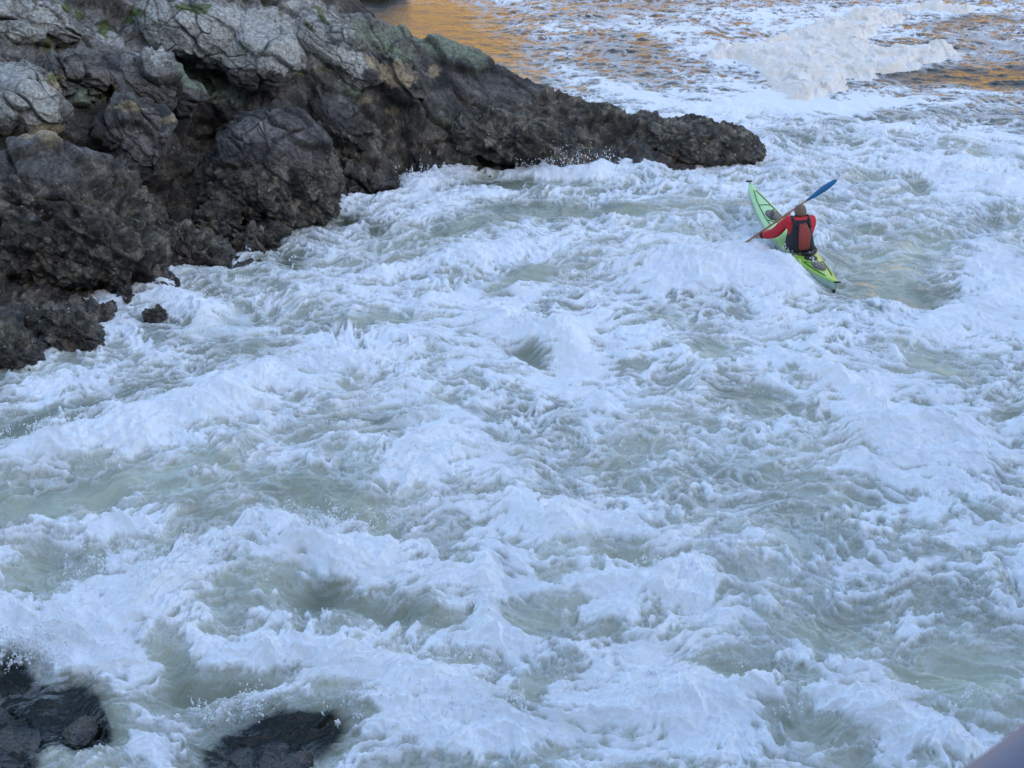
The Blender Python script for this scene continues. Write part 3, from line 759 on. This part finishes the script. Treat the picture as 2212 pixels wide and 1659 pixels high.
# ------------------------------------------------------------------ small mesh builders
def link_mesh(name, me, m, parent=None):
    me.materials.append(m)
    o = bpy.data.objects.new(name, me); col.objects.link(o)
    if parent: o.parent = parent
    return o

def skin(name, nodes, edges, m, parent=None, sub=2, root=0):
    """one continuous surface grown round a skeleton; nodes = [((x, y, z), radius or (rx, ry))]"""
    me = bpy.data.meshes.new(name)
    me.from_pydata([n[0] for n in nodes], edges, [])
    o = bpy.data.objects.new(name, me); col.objects.link(o)
    o.modifiers.new('skin', 'SKIN')
    for i, n in enumerate(nodes):
        r = n[1] if isinstance(n[1], tuple) else (n[1], n[1])
        me.skin_vertices[0].data[i].radius = r
        me.skin_vertices[0].data[i].use_root = (i == root)
    s = o.modifiers.new('sub', 'SUBSURF'); s.levels = s.render_levels = sub
    dg = bpy.context.evaluated_depsgraph_get(); dg.update()
    nm = bpy.data.meshes.new_from_object(o.evaluated_get(dg))
    bpy.data.objects.remove(o); bpy.data.meshes.remove(me)
    nm.name = name
    nm.polygons.foreach_set('use_smooth', [True] * len(nm.polygons))
    nm.materials.clear()
    return link_mesh(name, nm, m, parent)

def loft(name, rings, m, parent=None, close=True, caps=True, smooth=True):
    """rings: list of equal-length point lists"""
    n = len(rings[0]); v = [tuple(p) for r in rings for p in r]; f = []
    for i in range(len(rings) - 1):
        for j in range(n if close else n - 1):
            k = (j + 1) % n
            f.append((i * n + j, i * n + k, (i + 1) * n + k, (i + 1) * n + j))
    if caps and close:
        f.append(tuple(range(n))[::-1]); f.append(tuple((len(rings) - 1) * n + j for j in range(n)))
    me = bpy.data.meshes.new(name); me.from_pydata(v, [], f); me.update()
    me.polygons.foreach_set('use_smooth', [smooth] * len(me.polygons))
    return link_mesh(name, me, m, parent)

def tube(name, pts, r, m, parent=None, n=12, closed=False):
    """round bar through pts; r a number or one per point"""
    pts = [Vector(p) for p in pts]; rings = []
    N_ = len(pts)
    for i, p in enumerate(pts):
        a = pts[(i - 1) % N_] if (closed or i > 0) else p
        b = pts[(i + 1) % N_] if (closed or i < N_ - 1) else p
        d = (b - a).normalized()
        up = Vector((0, 0, 1)) if abs(d.z) < .9 else Vector((1, 0, 0))
        s = d.cross(up).normalized(); t = s.cross(d)
        rr = r[i] if isinstance(r, (list, tuple)) else r
        rings.append([p + (s * math.cos(2 * math.pi * k / n) + t * math.sin(2 * math.pi * k / n)) * rr for k in range(n)])
    if closed: rings.append(rings[0])
    return loft(name, rings, m, parent, caps=not closed)

# ------------------------------------------------------------------ kayak
KA, KB = Vector((5.12, 33.08, -.11)), Vector((4.10, 37.0, .22))
KL = (KB - KA).length
kf = (KB - KA).normalized(); kl = Vector((0, 0, 1)).cross(kf).normalized(); ku = kf.cross(kl)
roll = R(5)
kl, ku = kl * math.cos(roll) + ku * math.sin(roll), ku * math.cos(roll) - kl * math.sin(roll)
KM = Matrix(((kf.x, kl.x, ku.x, KA.x), (kf.y, kl.y, ku.y, KA.y), (kf.z, kl.z, ku.z, KA.z), (0, 0, 0, 1)))

def kayak_mat():
    m = mat('kayak_plastic', (.36, .78, .10), .28)
    b = m.node_tree.nodes['Principled BSDF']
    tc = N(m, 'ShaderNodeTexCoord'); sp = N(m, 'ShaderNodeSeparateXYZ'); L(m, tc.outputs['Object'], sp.inputs[0])
    no = N(m, 'ShaderNodeTexNoise'); no.inputs['Scale'].default_value = 5; no.inputs['Detail'].default_value = 4
    L(m, tc.outputs['Object'], no.inputs['Vector'])
    ad = N(m, 'ShaderNodeMath', operation='MULTIPLY_ADD'); ad.inputs[1].default_value = .5; L(m, no.outputs[0], ad.inputs[0]); L(m, sp.outputs['X'], ad.inputs[2])
    cr = N(m, 'ShaderNodeValToRGB'); e = cr.color_ramp.elements
    mr = N(m, 'ShaderNodeMapRange'); mr.inputs[2].default_value = 4.2; L(m, ad.outputs[0], mr.inputs[0]); L(m, mr.outputs[0], cr.inputs[0])
    e[0].color = (.28, .52, .05, 1); e[1].color = (.48, .76, .33, 1); e[1].position = .85
    q = e.new(.45); q.color = (.38, .66, .10, 1); q = e.new(.65); q.color = (.50, .78, .34, 1)
    L(m, cr.outputs[0], b.inputs['Base Color'])
    return m

def build_kayak():
    root = bpy.data.objects.new('kayak', None); col.objects.link(root); root.matrix_world = KM
    tag(root, 'lime green sea kayak heading away through the white water, its paddler aboard', 'kayak')
    m = kayak_mat()
    hullm = weathered('kayak_hull_underside', (.50, .62, .50), .3, 8, .3, .05)
    black = weathered('black_rubber', (.018, .018, .02), .5, 40, .4, .1)
    grey = weathered('grey_hatch_cover', (.16, .14, .12), .55, 25, .4, .1)
    def half(t): return .262 * max(0., math.sin(math.pi * min(1, max(0, t ** .92)))) ** .78 + .004
    def sheer(t): return .20 + .16 * abs(2 * t - .9) ** 2.2
    def keel(t): return .0 + .20 * abs(2 * t - 1) ** 5
    def crown(t): return .055 * math.sin(math.pi * t) + .012 + (.05 * math.exp(-((t - .52) / .07) ** 2))
    deck, hull = [], []
    T = [i / 40 for i in range(41)]
    for t in T:
        w, s, k, c = half(t), sheer(t), keel(t), crown(t)
        deck.append([(t * KL, w * math.cos(a), s + c * math.sin(a) ** .8) for a in [math.pi * j / 12 for j in range(13)]])
        hull.append([(t * KL, w * 1.012 * math.cos(a) * (1 if j in (0, 12) else .97), s - (s - k) * math.sin(a) ** .7) for j, a in enumerate([math.pi * j / 12 for j in range(13)])])
    loft('deck', deck, m, root, close=False)
    loft('hull', hull, hullm, root, close=False)
    def on(t, y):                                         # point on the deck
        w = half(t); a = math.acos(max(-1, min(1, y / w)))
        return (t * KL, y, sheer(t) + crown(t) * math.sin(a) ** .8 + .006)
    tube('gunwale', [(t * KL, half(t) + .004, sheer(t)) for t in T], .010, m, root, 8)
    tube('gunwale', [(t * KL, -half(t) - .004, sheer(t)) for t in T], .010, m, root, 8)
    # cockpit rim
    ct = .385
    rim = []
    for j in range(32):
        a = 2 * math.pi * j / 32
        x = ct * KL + .40 * math.cos(a); y = .215 * math.sin(a) * (1 - .15 * math.cos(a))
        rim.append((x, y, on(x / KL, 0)[2] + .035))
    tube('cockpit_rim', rim, .018, black, root, 10, True)
    # hatches and deck fittings
    def hatch(t, ln, wd, mm, hn):
        rings = []
        for s_, z_ in ((1.0, 0), (1.0, .022), (.9, .034), (.05, .036)):
            rings.append([(on(t, 0)[0] + ln * s_ * math.cos(a), wd * s_ * math.sin(a), on(t, 0)[2] - .012 + z_) for a in [2 * math.pi * j / 24 for j in range(24)]])
        return loft(hn, rings, mm, root)
    hatch(.18, .19, .10, grey, 'hatch_cover'); hatch(.265, .10, .11, black, 'hatch_cover')
    hatch(.70, .21, .12, grey, 'hatch_cover')
    def line(pts, nm='deck_line', r=.007): tube(nm, [on(t, y) for t, y in pts], r, black, root, 6)
    for s in (1, -1):
        line([(.60, .19 * s), (.68, .16 * s), (.76, .13 * s), (.84, .09 * s), (.93, .02 * s)])
        line([(.24, .17 * s), (.16, .13 * s), (.08, .06 * s)])
    line([(.60, .19), (.66, 0), (.60, -.19)]); line([(.66, .17), (.62, 0.0), (.66, -.17)]); line([(.80, .11), (.80, 0), (.80, -.11)])
    line([(.24, .17), (.215, 0), (.24, -.17)])
    # folded sail cloth strapped on the fore deck
    rings = []
    for i in range(9):
        u = i / 8; w = .05 * math.sin(math.pi * (.1 + .8 * u))
        c0 = on(.655 + .09 * u, .10 - .16 * u)
        rings.append([(c0[0] + .0, c0[1] + w * math.cos(a), c0[2] + .02 + w * .5 * math.sin(a)) for a in [2 * math.pi * j / 10 for j in range(10)]])
    loft('deck_bag', rings, black, root)
    # grab handles on cords, and the small keel fin at the stern
    for t, x in ((.985, KL + .03), (.012, -.03)):
        h = tube('grab_handle', [(x, -.055, sheer(t) + .03), (x, .055, sheer(t) + .03)], .015, black, root, 10)
        tube('cord', [(t * KL, 0, sheer(t) + .01), (x, 0, sheer(t) + .03)], .006, black, h, 6)
    loft('skeg', [[(-.02, .008, .22), (.16, .008, .12), (.12, .008, .0), (.02, .008, .05)], [(-.02, -.008, .22), (.16, -.008, .12), (.12, -.008, .0), (.02, -.008, .05)]], black, root)
    return root
build_kayak()

# ------------------------------------------------------------------ paddle: through both hands
LH, RH = at(1634, 508, 34.86), at(1701, 462, 34.92)
pd = (RH - LH).normalized()
P_LOW = LH - pd * .17; 
def build_paddle():
    root = bpy.data.objects.new('paddle', None); col.objects.link(root)
    root.location = LH
    tag(root, 'long wooden shafted paddle with a blue blade raised, held by the kayaker', 'paddle')
    wood = weathered('varnished_wood', (.42, .22, .10), .4, 18, .3, .05)
    blue = weathered('blue_blade', (.012, .14, .32), .35, 10, .3, .05)
    mid = (RH - LH).length
    up_end = mid + .44; low_end = -.22
    tube('shaft', [pd * s for s in (low_end, 0, .4, .8, up_end)], .0165, wood, root, 12)
    side = pd.cross(Vector((.55, .80, .1))).normalized(); nrm = side.cross(pd)
    def blade(s0, sgn, m, nm):
        rings = []
        for i in range(17):
            u = i / 16
            w = .014 + .036 * (math.sin(math.pi * min(1, .06 + .96 * u) ** 1.5) ** .75 if u < 1 else 0)
            if u > .93: w *= max(.15, 1 - ((u - .93) / .07) ** 2)
            th_ = .016 * (1 - u) + .005
            c0 = pd * (s0 + sgn * .62 * u) + nrm * .05 * u * u
            rings.append([c0 + side * w * math.cos(a) + nrm * (th_ * math.sin(a) + .012 * math.cos(a) ** 2) for a in [2 * math.pi * j / 16 for j in range(16)]])
        loft(nm, rings, m, root)
    blade(up_end - .06, 1, blue, 'blade')
    blade(low_end + .04, -1, wood, 'blade')
build_paddle()

# ------------------------------------------------------------------ the paddler
def build_person():
    skin_m = weathered('skin', (.52, .27, .19), .5, 30, .15, .05)
    red = weathered('red_paddling_jacket', (.66, .012, .025), .55, 14, .35, .3)
    brick = weathered('faded_red_vest_panel', (.34, .055, .045), .7, 22, .3, .3)
    blk = weathered('black_neoprene', (.014, .014, .018), .6, 22, .4, .2)
    hairm = weathered('short_brown_hair', (.24, .155, .10), .85, 120, .5, .8)
    f = Vector((kf.x, kf.y, 0)).normalized(); r = Vector((f.y, -f.x, 0)); u = Vector((0, 0, 1))
    c = at(1731, 548, 34.30); c.z = .27; c = c + f * .10
    def P(a, b, z): return c + (r * a + f * b) * 1.14 + u * z * .99         # right, forward, up from the seat
    hip = P(0, 0, .02); waist = P(.0, -.01, .20); chest = P(0, .02, .40); neck0 = P(-.01, .06, .56); neck = P(-.02, .09, .62)
    shR = P(.185, .05, .51); shL = P(-.165, .10, .51)
    head = at(1728, 460, neck.y + .01); headt = at(1727, 449, neck.y + .02)
    wR = RH - pd * .0 + Vector((.045, -.065, -.035)); wL = LH + Vector((.055, -.03, .0))
    elR = shR + (wR - shR) * .48 + Vector((.17, -.02, -.13)); elL = shL + (wL - shL) * .50 + Vector((.03, -.02, -.075))
    L_ = lambda x, y: KM @ Vector((x, y, .12)); kneeR = L_(.50 * KL, -.10); kneeL = L_(.50 * KL, .10); ftR = L_(.60 * KL, -.07); ftL = L_(.60 * KL, .07)
    nodes = [(hip, (.15, .11)), (waist, (.13, .10)), (chest, (.15, .105)), (neck0, (.075, .07)), (neck, (.055, .055)),
             (head, (.080, .092)), (headt, (.076, .092)),
             (shR, .058), (elR, .044), (wR, .030), (shL, .058), (elL, .044), (wL, .030),
             (kneeR, .048), (ftR, .035), (kneeL, .048), (ftL, .035)]
    edges = [(0, 1), (1, 2), (2, 3), (3, 4), (4, 5), (5, 6), (2, 7), (7, 8), (8, 9), (2, 10), (10, 11), (11, 12), (0, 13), (13, 14), (0, 15), (15, 16)]
    # face: nose, chin, ears
    hc = head + u * .03
    for co, rr in ((hc + f * .105 + u * -.01, .012), (hc + f * .075 - u * .085, .026), (hc + r * .095 - u * .01, .012), (hc - r * .095 - u * .01, .012)):
        nodes.append((co, rr)); edges.append((5, len(nodes) - 1))
    # hands: palm, then five separate fingers closing round the shaft
    def hand(wi, shaft_pt, across, out):
        palm = len(nodes); pc = shaft_pt + out * .030
        nodes.append((pc, (.026, .020))); edges.append((wi, palm))
        for k, ln in enumerate((.92, 1.0, .95, .78)):
            o = across * (.030 - .020 * k)
            b0 = pc + o; a1 = shaft_pt + o + out.cross(across) * .026 + out * .012; a2 = shaft_pt + o + out.cross(across) * .022 - out * .020; a3 = shaft_pt + o - out * .026 * ln - out.cross(across) * .008
            i = len(nodes); nodes.extend([(b0, .0095), (a1, .0090), (a2, .0085), (a3, .0075)])
            edges.extend([(palm, i), (i, i + 1), (i + 1, i + 2), (i + 2, i + 3)])
        i = len(nodes)
        nodes.extend([(pc + across * .038 - out.cross(across) * .015, .011), (shaft_pt + across * .045 - out.cross(across) * .024 - out * .004, .010), (shaft_pt + across * .030 - out.cross(across) * .012 - out * .024, .0085)])
        edges.extend([(palm, i), (i, i + 1), (i + 1, i + 2)])
    oR = (wR - RH); oR = (oR - pd * oR.dot(pd)).normalized(); oL = (wL - LH); oL = (oL - pd * oL.dot(pd)).normalized()
    hand(9, RH, pd, oR); hand(12, LH, pd, oL)
    body = skin('person', [(tuple(a), b) for a, b in nodes], edges, skin_m, None, 2)
    tag(body, 'person seen from behind in red jacket and black life vest, seated in the green kayak', 'person')
    # jacket
    jn = [(P(0, 0, .05), (.175, .14)), (waist, (.17, .14)), (chest, (.195, .145)), (neck0, (.095, .09)),
          (shR, .098), (shR.lerp(elR, .5), .092), (elR, .082), (elR.lerp(wR, .8), .060), (shL, .098), (shL.lerp(elL, .5), .100), (elL, .094), (elL.lerp(wL, .55), .080), (elL.lerp(wL, .8), .062)]
    skin('jacket', [(tuple(a), b) for a, b in jn], [(0, 1), (1, 2), (2, 3), (2, 4), (4, 5), (5, 6), (6, 7), (2, 8), (8, 9), (9, 10), (10, 11), (11, 12)], red, body, 2)
    skin('neck_seal', [(tuple(neck0 - u * .02), (.100, .096)), (tuple(neck + u * .012), (.076, .076))], [(0, 1)], blk, body, 2)
    for e, w_ in ((elR, wR), (elL, wL)):
        skin('cuff', [(tuple(e.lerp(w_, .68)), .068), (tuple(e.lerp(w_, .86)), .056), (tuple(e.lerp(w_, .97)), .042)], [(0, 1), (1, 2)], blk, body, 2)
    # life vest: black foam jacket with a faded red panel down the back
    def vring(z, rx, ry, fw=0, sq=.75, dx=0):
        out = []
        for j in range(28):
            a = 2 * math.pi * j / 28; ca, sa = math.cos(a), math.sin(a)
            out.append(P(dx + rx * abs(ca) ** sq * (1 if ca > 0 else -1), fw + ry * abs(sa) ** sq * (1 if sa > 0 else -1), z))
        return out
    vest = loft('life_vest', [vring(.02, .185, .145), vring(.07, .215, .172), vring(.17, .200, .172), vring(.27, .180, .168, .0), vring(.36, .165, .165, .02), vring(.45, .145, .15, .03), vring(.52, .125, .125, .05), vring(.55, .095, .10, .06)], blk, body)
    for s in (1, -1):
        tube('shoulder_strap', [P(.10 * s, -.095, .44), P(.115 * s, -.03, .545), P(.12 * s, .06, .585), P(.115 * s, .15, .53), P(.10 * s, .19, .44)], .030, blk, vest, 10)
    rings = []
    for z, w_, b_ in ((.09, .060, -.165), (.12, .082, -.178), (.24, .088, -.182), (.34, .092, -.172), (.42, .080, -.150), (.49, .064, -.118), (.515, .05, -.10)):
        rings.append([P(w_ * math.cos(a) * abs(math.cos(a)) ** -.35 if abs(math.cos(a)) > .01 else 0, b_ + .026 * math.sin(a), z) for a in [2 * math.pi * j / 20 + .02 for j in range(20)]])
    loft('back_panel', rings, brick, vest)
    tube('waist_belt', [P(.200 * math.cos(a), .175 * math.sin(a), .115) for a in [2 * math.pi * j / 28 for j in range(28)]], .014, blk, vest, 8, True)
    # hair
    hr = []
    hq = head + u * .035
    for i in range(10):
        ph = math.pi * i / 9 * .62
        hr.append([hq + r * (.100 * math.sin(ph) * math.cos(a) ) + f * (.114 * math.sin(ph) * math.sin(a) - .012 - .02 * (ph / 1.9) * (1 if math.sin(a) > 0 else .2)) + u * (.112 * math.cos(ph) + (.055 if math.sin(a) > .2 else -.012) * (ph / 1.9) ** 2)
                   for a in [2 * math.pi * j / 24 for j in range(24)]])
    hr[0] = [p.lerp(hq + u * .1 - f * .012, .8) for p in hr[0]] if False else hr[0]
    loft('hair', hr[::-1], hairm, body)
    # spray skirt over the cockpit
    sk = []
    kx = .385 * KL
    for s_, z_ in ((1.0, .315), (.96, .345), (.75, .37), (.55, .40)):
        sk.append([KM @ Vector((kx + (.40 * math.cos(a)) * s_ - (1 - s_) * .12, .215 * s_ * math.sin(a), z_ - .03)) for a in [2 * math.pi * j / 28 for j in range(28)]])
    loft('spray_skirt', sk, blk, body)
build_person()

# ------------------------------------------------------------------ bridge railing beside the viewer
def build_rail():
    steel = weathered('painted_steel', (.16, .15, .20), .62, 6, .35, .1)
    conc = weathered('concrete', (.30, .29, .27), .85, 4, .25, .3)
    d = Vector((.683, .731, 0)); n = Vector((.731, -.683, 0))
    dx, dy, dz = ray(2190, 1755); A = Vector((float(dx), float(dy), float(dz))) * 1.05 + Vector((0, 0, CAM_Z))
    root = bpy.data.objects.new('bridge_railing', None); col.objects.link(root)
    deck_z = A.z - 1.0; root.location = (A.x, A.y, deck_z)
    tag(root, 'grey steel tube railing out of focus in the bottom right corner', 'railing')
    tube('top_rail', [d * s + Vector((0, 0, 1.0)) for s in (-3, -1.5, 0, 1.5, 3)], .030, steel, root, 32)
    for h in (.3, .65): tube('lower_rail', [d * s + Vector((0, 0, h)) for s in (-3, 0, 3)], .018, steel, root, 14)
    for s in (-2.6, -1.3, 0.35, 1.65, 2.9): tube('post', [d * s + Vector((0, 0, .0)), d * s + Vector((0, 0, .975))], .025, steel, root, 16)
    v = []
    for z in (-.3, 0):
        for a, b in ((-30, -.12), (30, -.12), (30, 4), (-30, 4)): v.append(tuple(Vector((A.x, A.y, deck_z + z - .002)) + d * a + n * b))
    me = bpy.data.meshes.new('bridge_deck'); me.from_pydata(v, [], [(0, 3, 2, 1), (4, 5, 6, 7), (0, 1, 5, 4), (1, 2, 6, 5), (2, 3, 7, 6), (3, 0, 4, 7)])
    o = link_mesh('bridge_deck', me, conc); tag(o, 'concrete bridge walkway under the viewer', 'bridge', kind='structure')
build_rail()

# ------------------------------------------------------------------ cream foam bank floating in the pool
def build_foam_bank():
    x = np.linspace(2.6, 12.0, 460); y = np.linspace(42.5, 55.0, 560)
    X, Y = np.meshgrid(x, y); X = X.astype(np.float32); Y = Y.astype(np.float32)
    PX, PY = survey(X, Y, .1)
    PX = PX + 22 * fbm2(X * 1.3, Y * .8, 4, .6, 3); PY = PY + 9 * fbm2(X * 1.3, Y * .8, 4, .6, 5)
    M = np.zeros_like(X)
    for a, b, rx, ry, s in [(1895, 32, 85, 18, 1.5), (1800, 62, 90, 24, 1.3), (1680, 118, 90, 30, 1.3), (1600, 108, 60, 14, 1.0), (1830, 125, 130, 30, 1.5), (2005, 110, 90, 18, 1.4),
                            (1745, 178, 105, 36, 1.6), (1770, 90, 110, 26, 1.0), (1545, 108, 26, 9, 1.3), (2065, 14, 60, 10, 1.4), (1990, 8, 40, 6, 1.0), (1520, 68, 50, 7, .9), (1960, 140, 60, 10, .7)]:
        M += s * np.exp(-(((PX - a) / rx) ** 2 + ((PY - b) / ry) ** 2))
    M = M + .55 * fbm2(X * 1.8, Y * 1.3, 5, .65, 7)
    T = sstep(.3, 1.8, M)
    wx = .12 * fbm2(X * 2, Y * 2, 2, .5, 9)
    f1, _, i1 = worley2((X + wx) * 2.6, (Y + wx) * 2.2, 3); g1, _, i2 = worley2((X - wx) * 6, (Y + wx) * 5.2, 5); h1, _, _ = worley2(X * 14, Y * 12, 8)
    dome = lambda f, r_: np.sqrt(np.clip(1 - (f / r_) ** 2, 0, 1))
    Z = -.06 + .08 * T + sstep(0, .9, T) * (.14 * dome(f1, .95) * (.4 + _RV[i1][..., 0]) + .07 * dome(g1, .9) * (.5 + _RV[i2][..., 1]) + .018 * dome(h1, .8)) + .05 * fbm2(X * .8, Y * .8, 3, .5, 17)
    m = mat('river_foam', (.76, .68, .60), .8)
    b = m.node_tree.nodes['Principled BSDF']
    no = N(m, 'ShaderNodeTexNoise'); no.inputs['Scale'].default_value = 2.5; no.inputs['Detail'].default_value = 6
    tc = N(m, 'ShaderNodeTexCoord'); L(m, tc.outputs['Object'], no.inputs['Vector'])
    cr = N(m, 'ShaderNodeValToRGB'); cr.color_ramp.elements[0].position = .35; cr.color_ramp.elements[1].position = .65
    cr.color_ramp.elements[0].color = (.80, .71, .60, 1); cr.color_ramp.elements[1].color = (.83, .78, .72, 1)
    L(m, no.outputs[0], cr.inputs[0]); L(m, cr.outputs[0], b.inputs['Base Color'])
    o = grid_mesh('river_foam', X, Y, Z, m, None, keep=(T > .01))
    tag(o, 'thick cream coloured foam heaped in cauliflower lumps on the pool at the upper right', 'foam', kind='stuff')
build_foam_bank()

# ------------------------------------------------------------------ flying drops over the breaking crests
def build_spray():
    rng = np.random.default_rng(5)
    # px, py, spread x, spread y (survey units), throws, height, drop size
    src = [(1235, 372, 110, 6, 60, .40, 1.0), (1180, 365, 40, 5, 20, .35, 1.), (930, 372, 60, 16, 30, .2, .9), (1540, 560, 130, 26, 90, .34, 1.0), (1720, 580, 40, 14, 25, .25, .9), (1500, 600, 120, 16, 30, .2, .8),
           (1130, 705, 90, 14, 40, .28, .9), (1240, 620, 30, 10, 14, .25, .9), (400, 640, 60, 10, 26, .20, .8), (600, 790, 200, 20, 45, .22, .7), (180, 930, 190, 20, 45, .22, .7), (430, 870, 160, 20, 30, .2, .7),
           (700, 1150, 170, 26, 60, .3, .65), (330, 1230, 200, 50, 60, .3, .65), (900, 1000, 110, 40, 40, .25, .7), (1420, 1230, 90, 20, 20, .2, .6), (1060, 1310, 20, 14, 12, .2, .7),
           (130, 1380, 150, 50, 60, .3, .6), (820, 1420, 180, 40, 60, .25, .55), (950, 1530, 220, 50, 60, .25, .55), (1450, 1500, 160, 50, 30, .2, .55), (1900, 1520, 170, 40, 40, .22, .55), (60, 1420, 60, 20, 30, .25, .7), (480, 1540, 110, 20, 30, .2, .6),
           (1930, 920, 120, 30, 40, .22, .7), (1925, 765, 12, 14, 10, .22, .8), (2100, 370, 100, 10, 24, .2, .8), (590, 560, 40, 16, 10, .15, .8)]
    P_, S_ = [], []
    for px, py, sx, sy, k, h, ds in src:
        cx = px + rng.normal(size=k) * sx * .55; cy = py + rng.normal(size=k) * sy * .55
        gx, gy = ground(cx, cy, .12)
        for i in range(k):
            n = rng.integers(8, 34)
            az = rng.random() * 6.28; el = rng.uniform(.9, 1.5); v0 = math.sqrt(2 * 9.8 * h) * rng.uniform(.5, 1.15)
            tt = np.sort(rng.random(n)) ** .8 * v0 / 9.8 * rng.uniform(.8, 1.7)
            vv = v0 * (1 + .10 * rng.normal(size=n)); aa = az + .22 * rng.normal(size=n)
            x = gx[i] + vv * math.cos(el) * np.cos(aa) * tt; y = gy[i] + vv * math.cos(el) * np.sin(aa) * tt
            z = .08 + vv * math.sin(el) * tt - 4.9 * tt * tt
            P_.append(np.stack([x, y, z], 1) + rng.normal(size=(n, 3)) * .012)
            S_.append((.0035 + .010 * rng.random(n) ** 2.5) * (1.2 - .5 * tt / tt.max()) * (1.0 / ds) ** .3)
    P0 = np.concatenate(P_); S0 = np.concatenate(S_)
    phi = (1 + 5 ** .5) / 2
    iv = np.array([(-1, phi, 0), (1, phi, 0), (-1, -phi, 0), (1, -phi, 0), (0, -1, phi), (0, 1, phi), (0, -1, -phi), (0, 1, -phi), (phi, 0, -1), (phi, 0, 1), (-phi, 0, -1), (-phi, 0, 1)]) / math.hypot(1, phi)
    fc = np.array([(0, 11, 5), (0, 5, 1), (0, 1, 7), (0, 7, 10), (0, 10, 11), (1, 5, 9), (5, 11, 4), (11, 10, 2), (10, 7, 6), (7, 1, 8), (3, 9, 4), (3, 4, 2), (3, 2, 6), (3, 6, 8), (3, 8, 9), (4, 9, 5), (2, 4, 11), (6, 2, 10), (8, 6, 7), (9, 8, 1)])
    st = np.stack([np.ones(len(S0)), np.ones(len(S0)), 1 + 1.6 * rng.random(len(S0)) ** 2], 1)
    v = (P0[:, None] + iv[None] * (S0[:, None] * st)[:, None]).reshape(-1, 3)
    f = (fc[None] + (np.arange(len(P0)) * 12)[:, None, None]).reshape(-1, 3)
    o = raw_mesh('water_spray', v, f, mat('white_droplets', (.86, .87, .88), .35))
    tag(o, 'white water drops thrown up over the breaking waves', 'spray', kind='stuff')
build_spray()
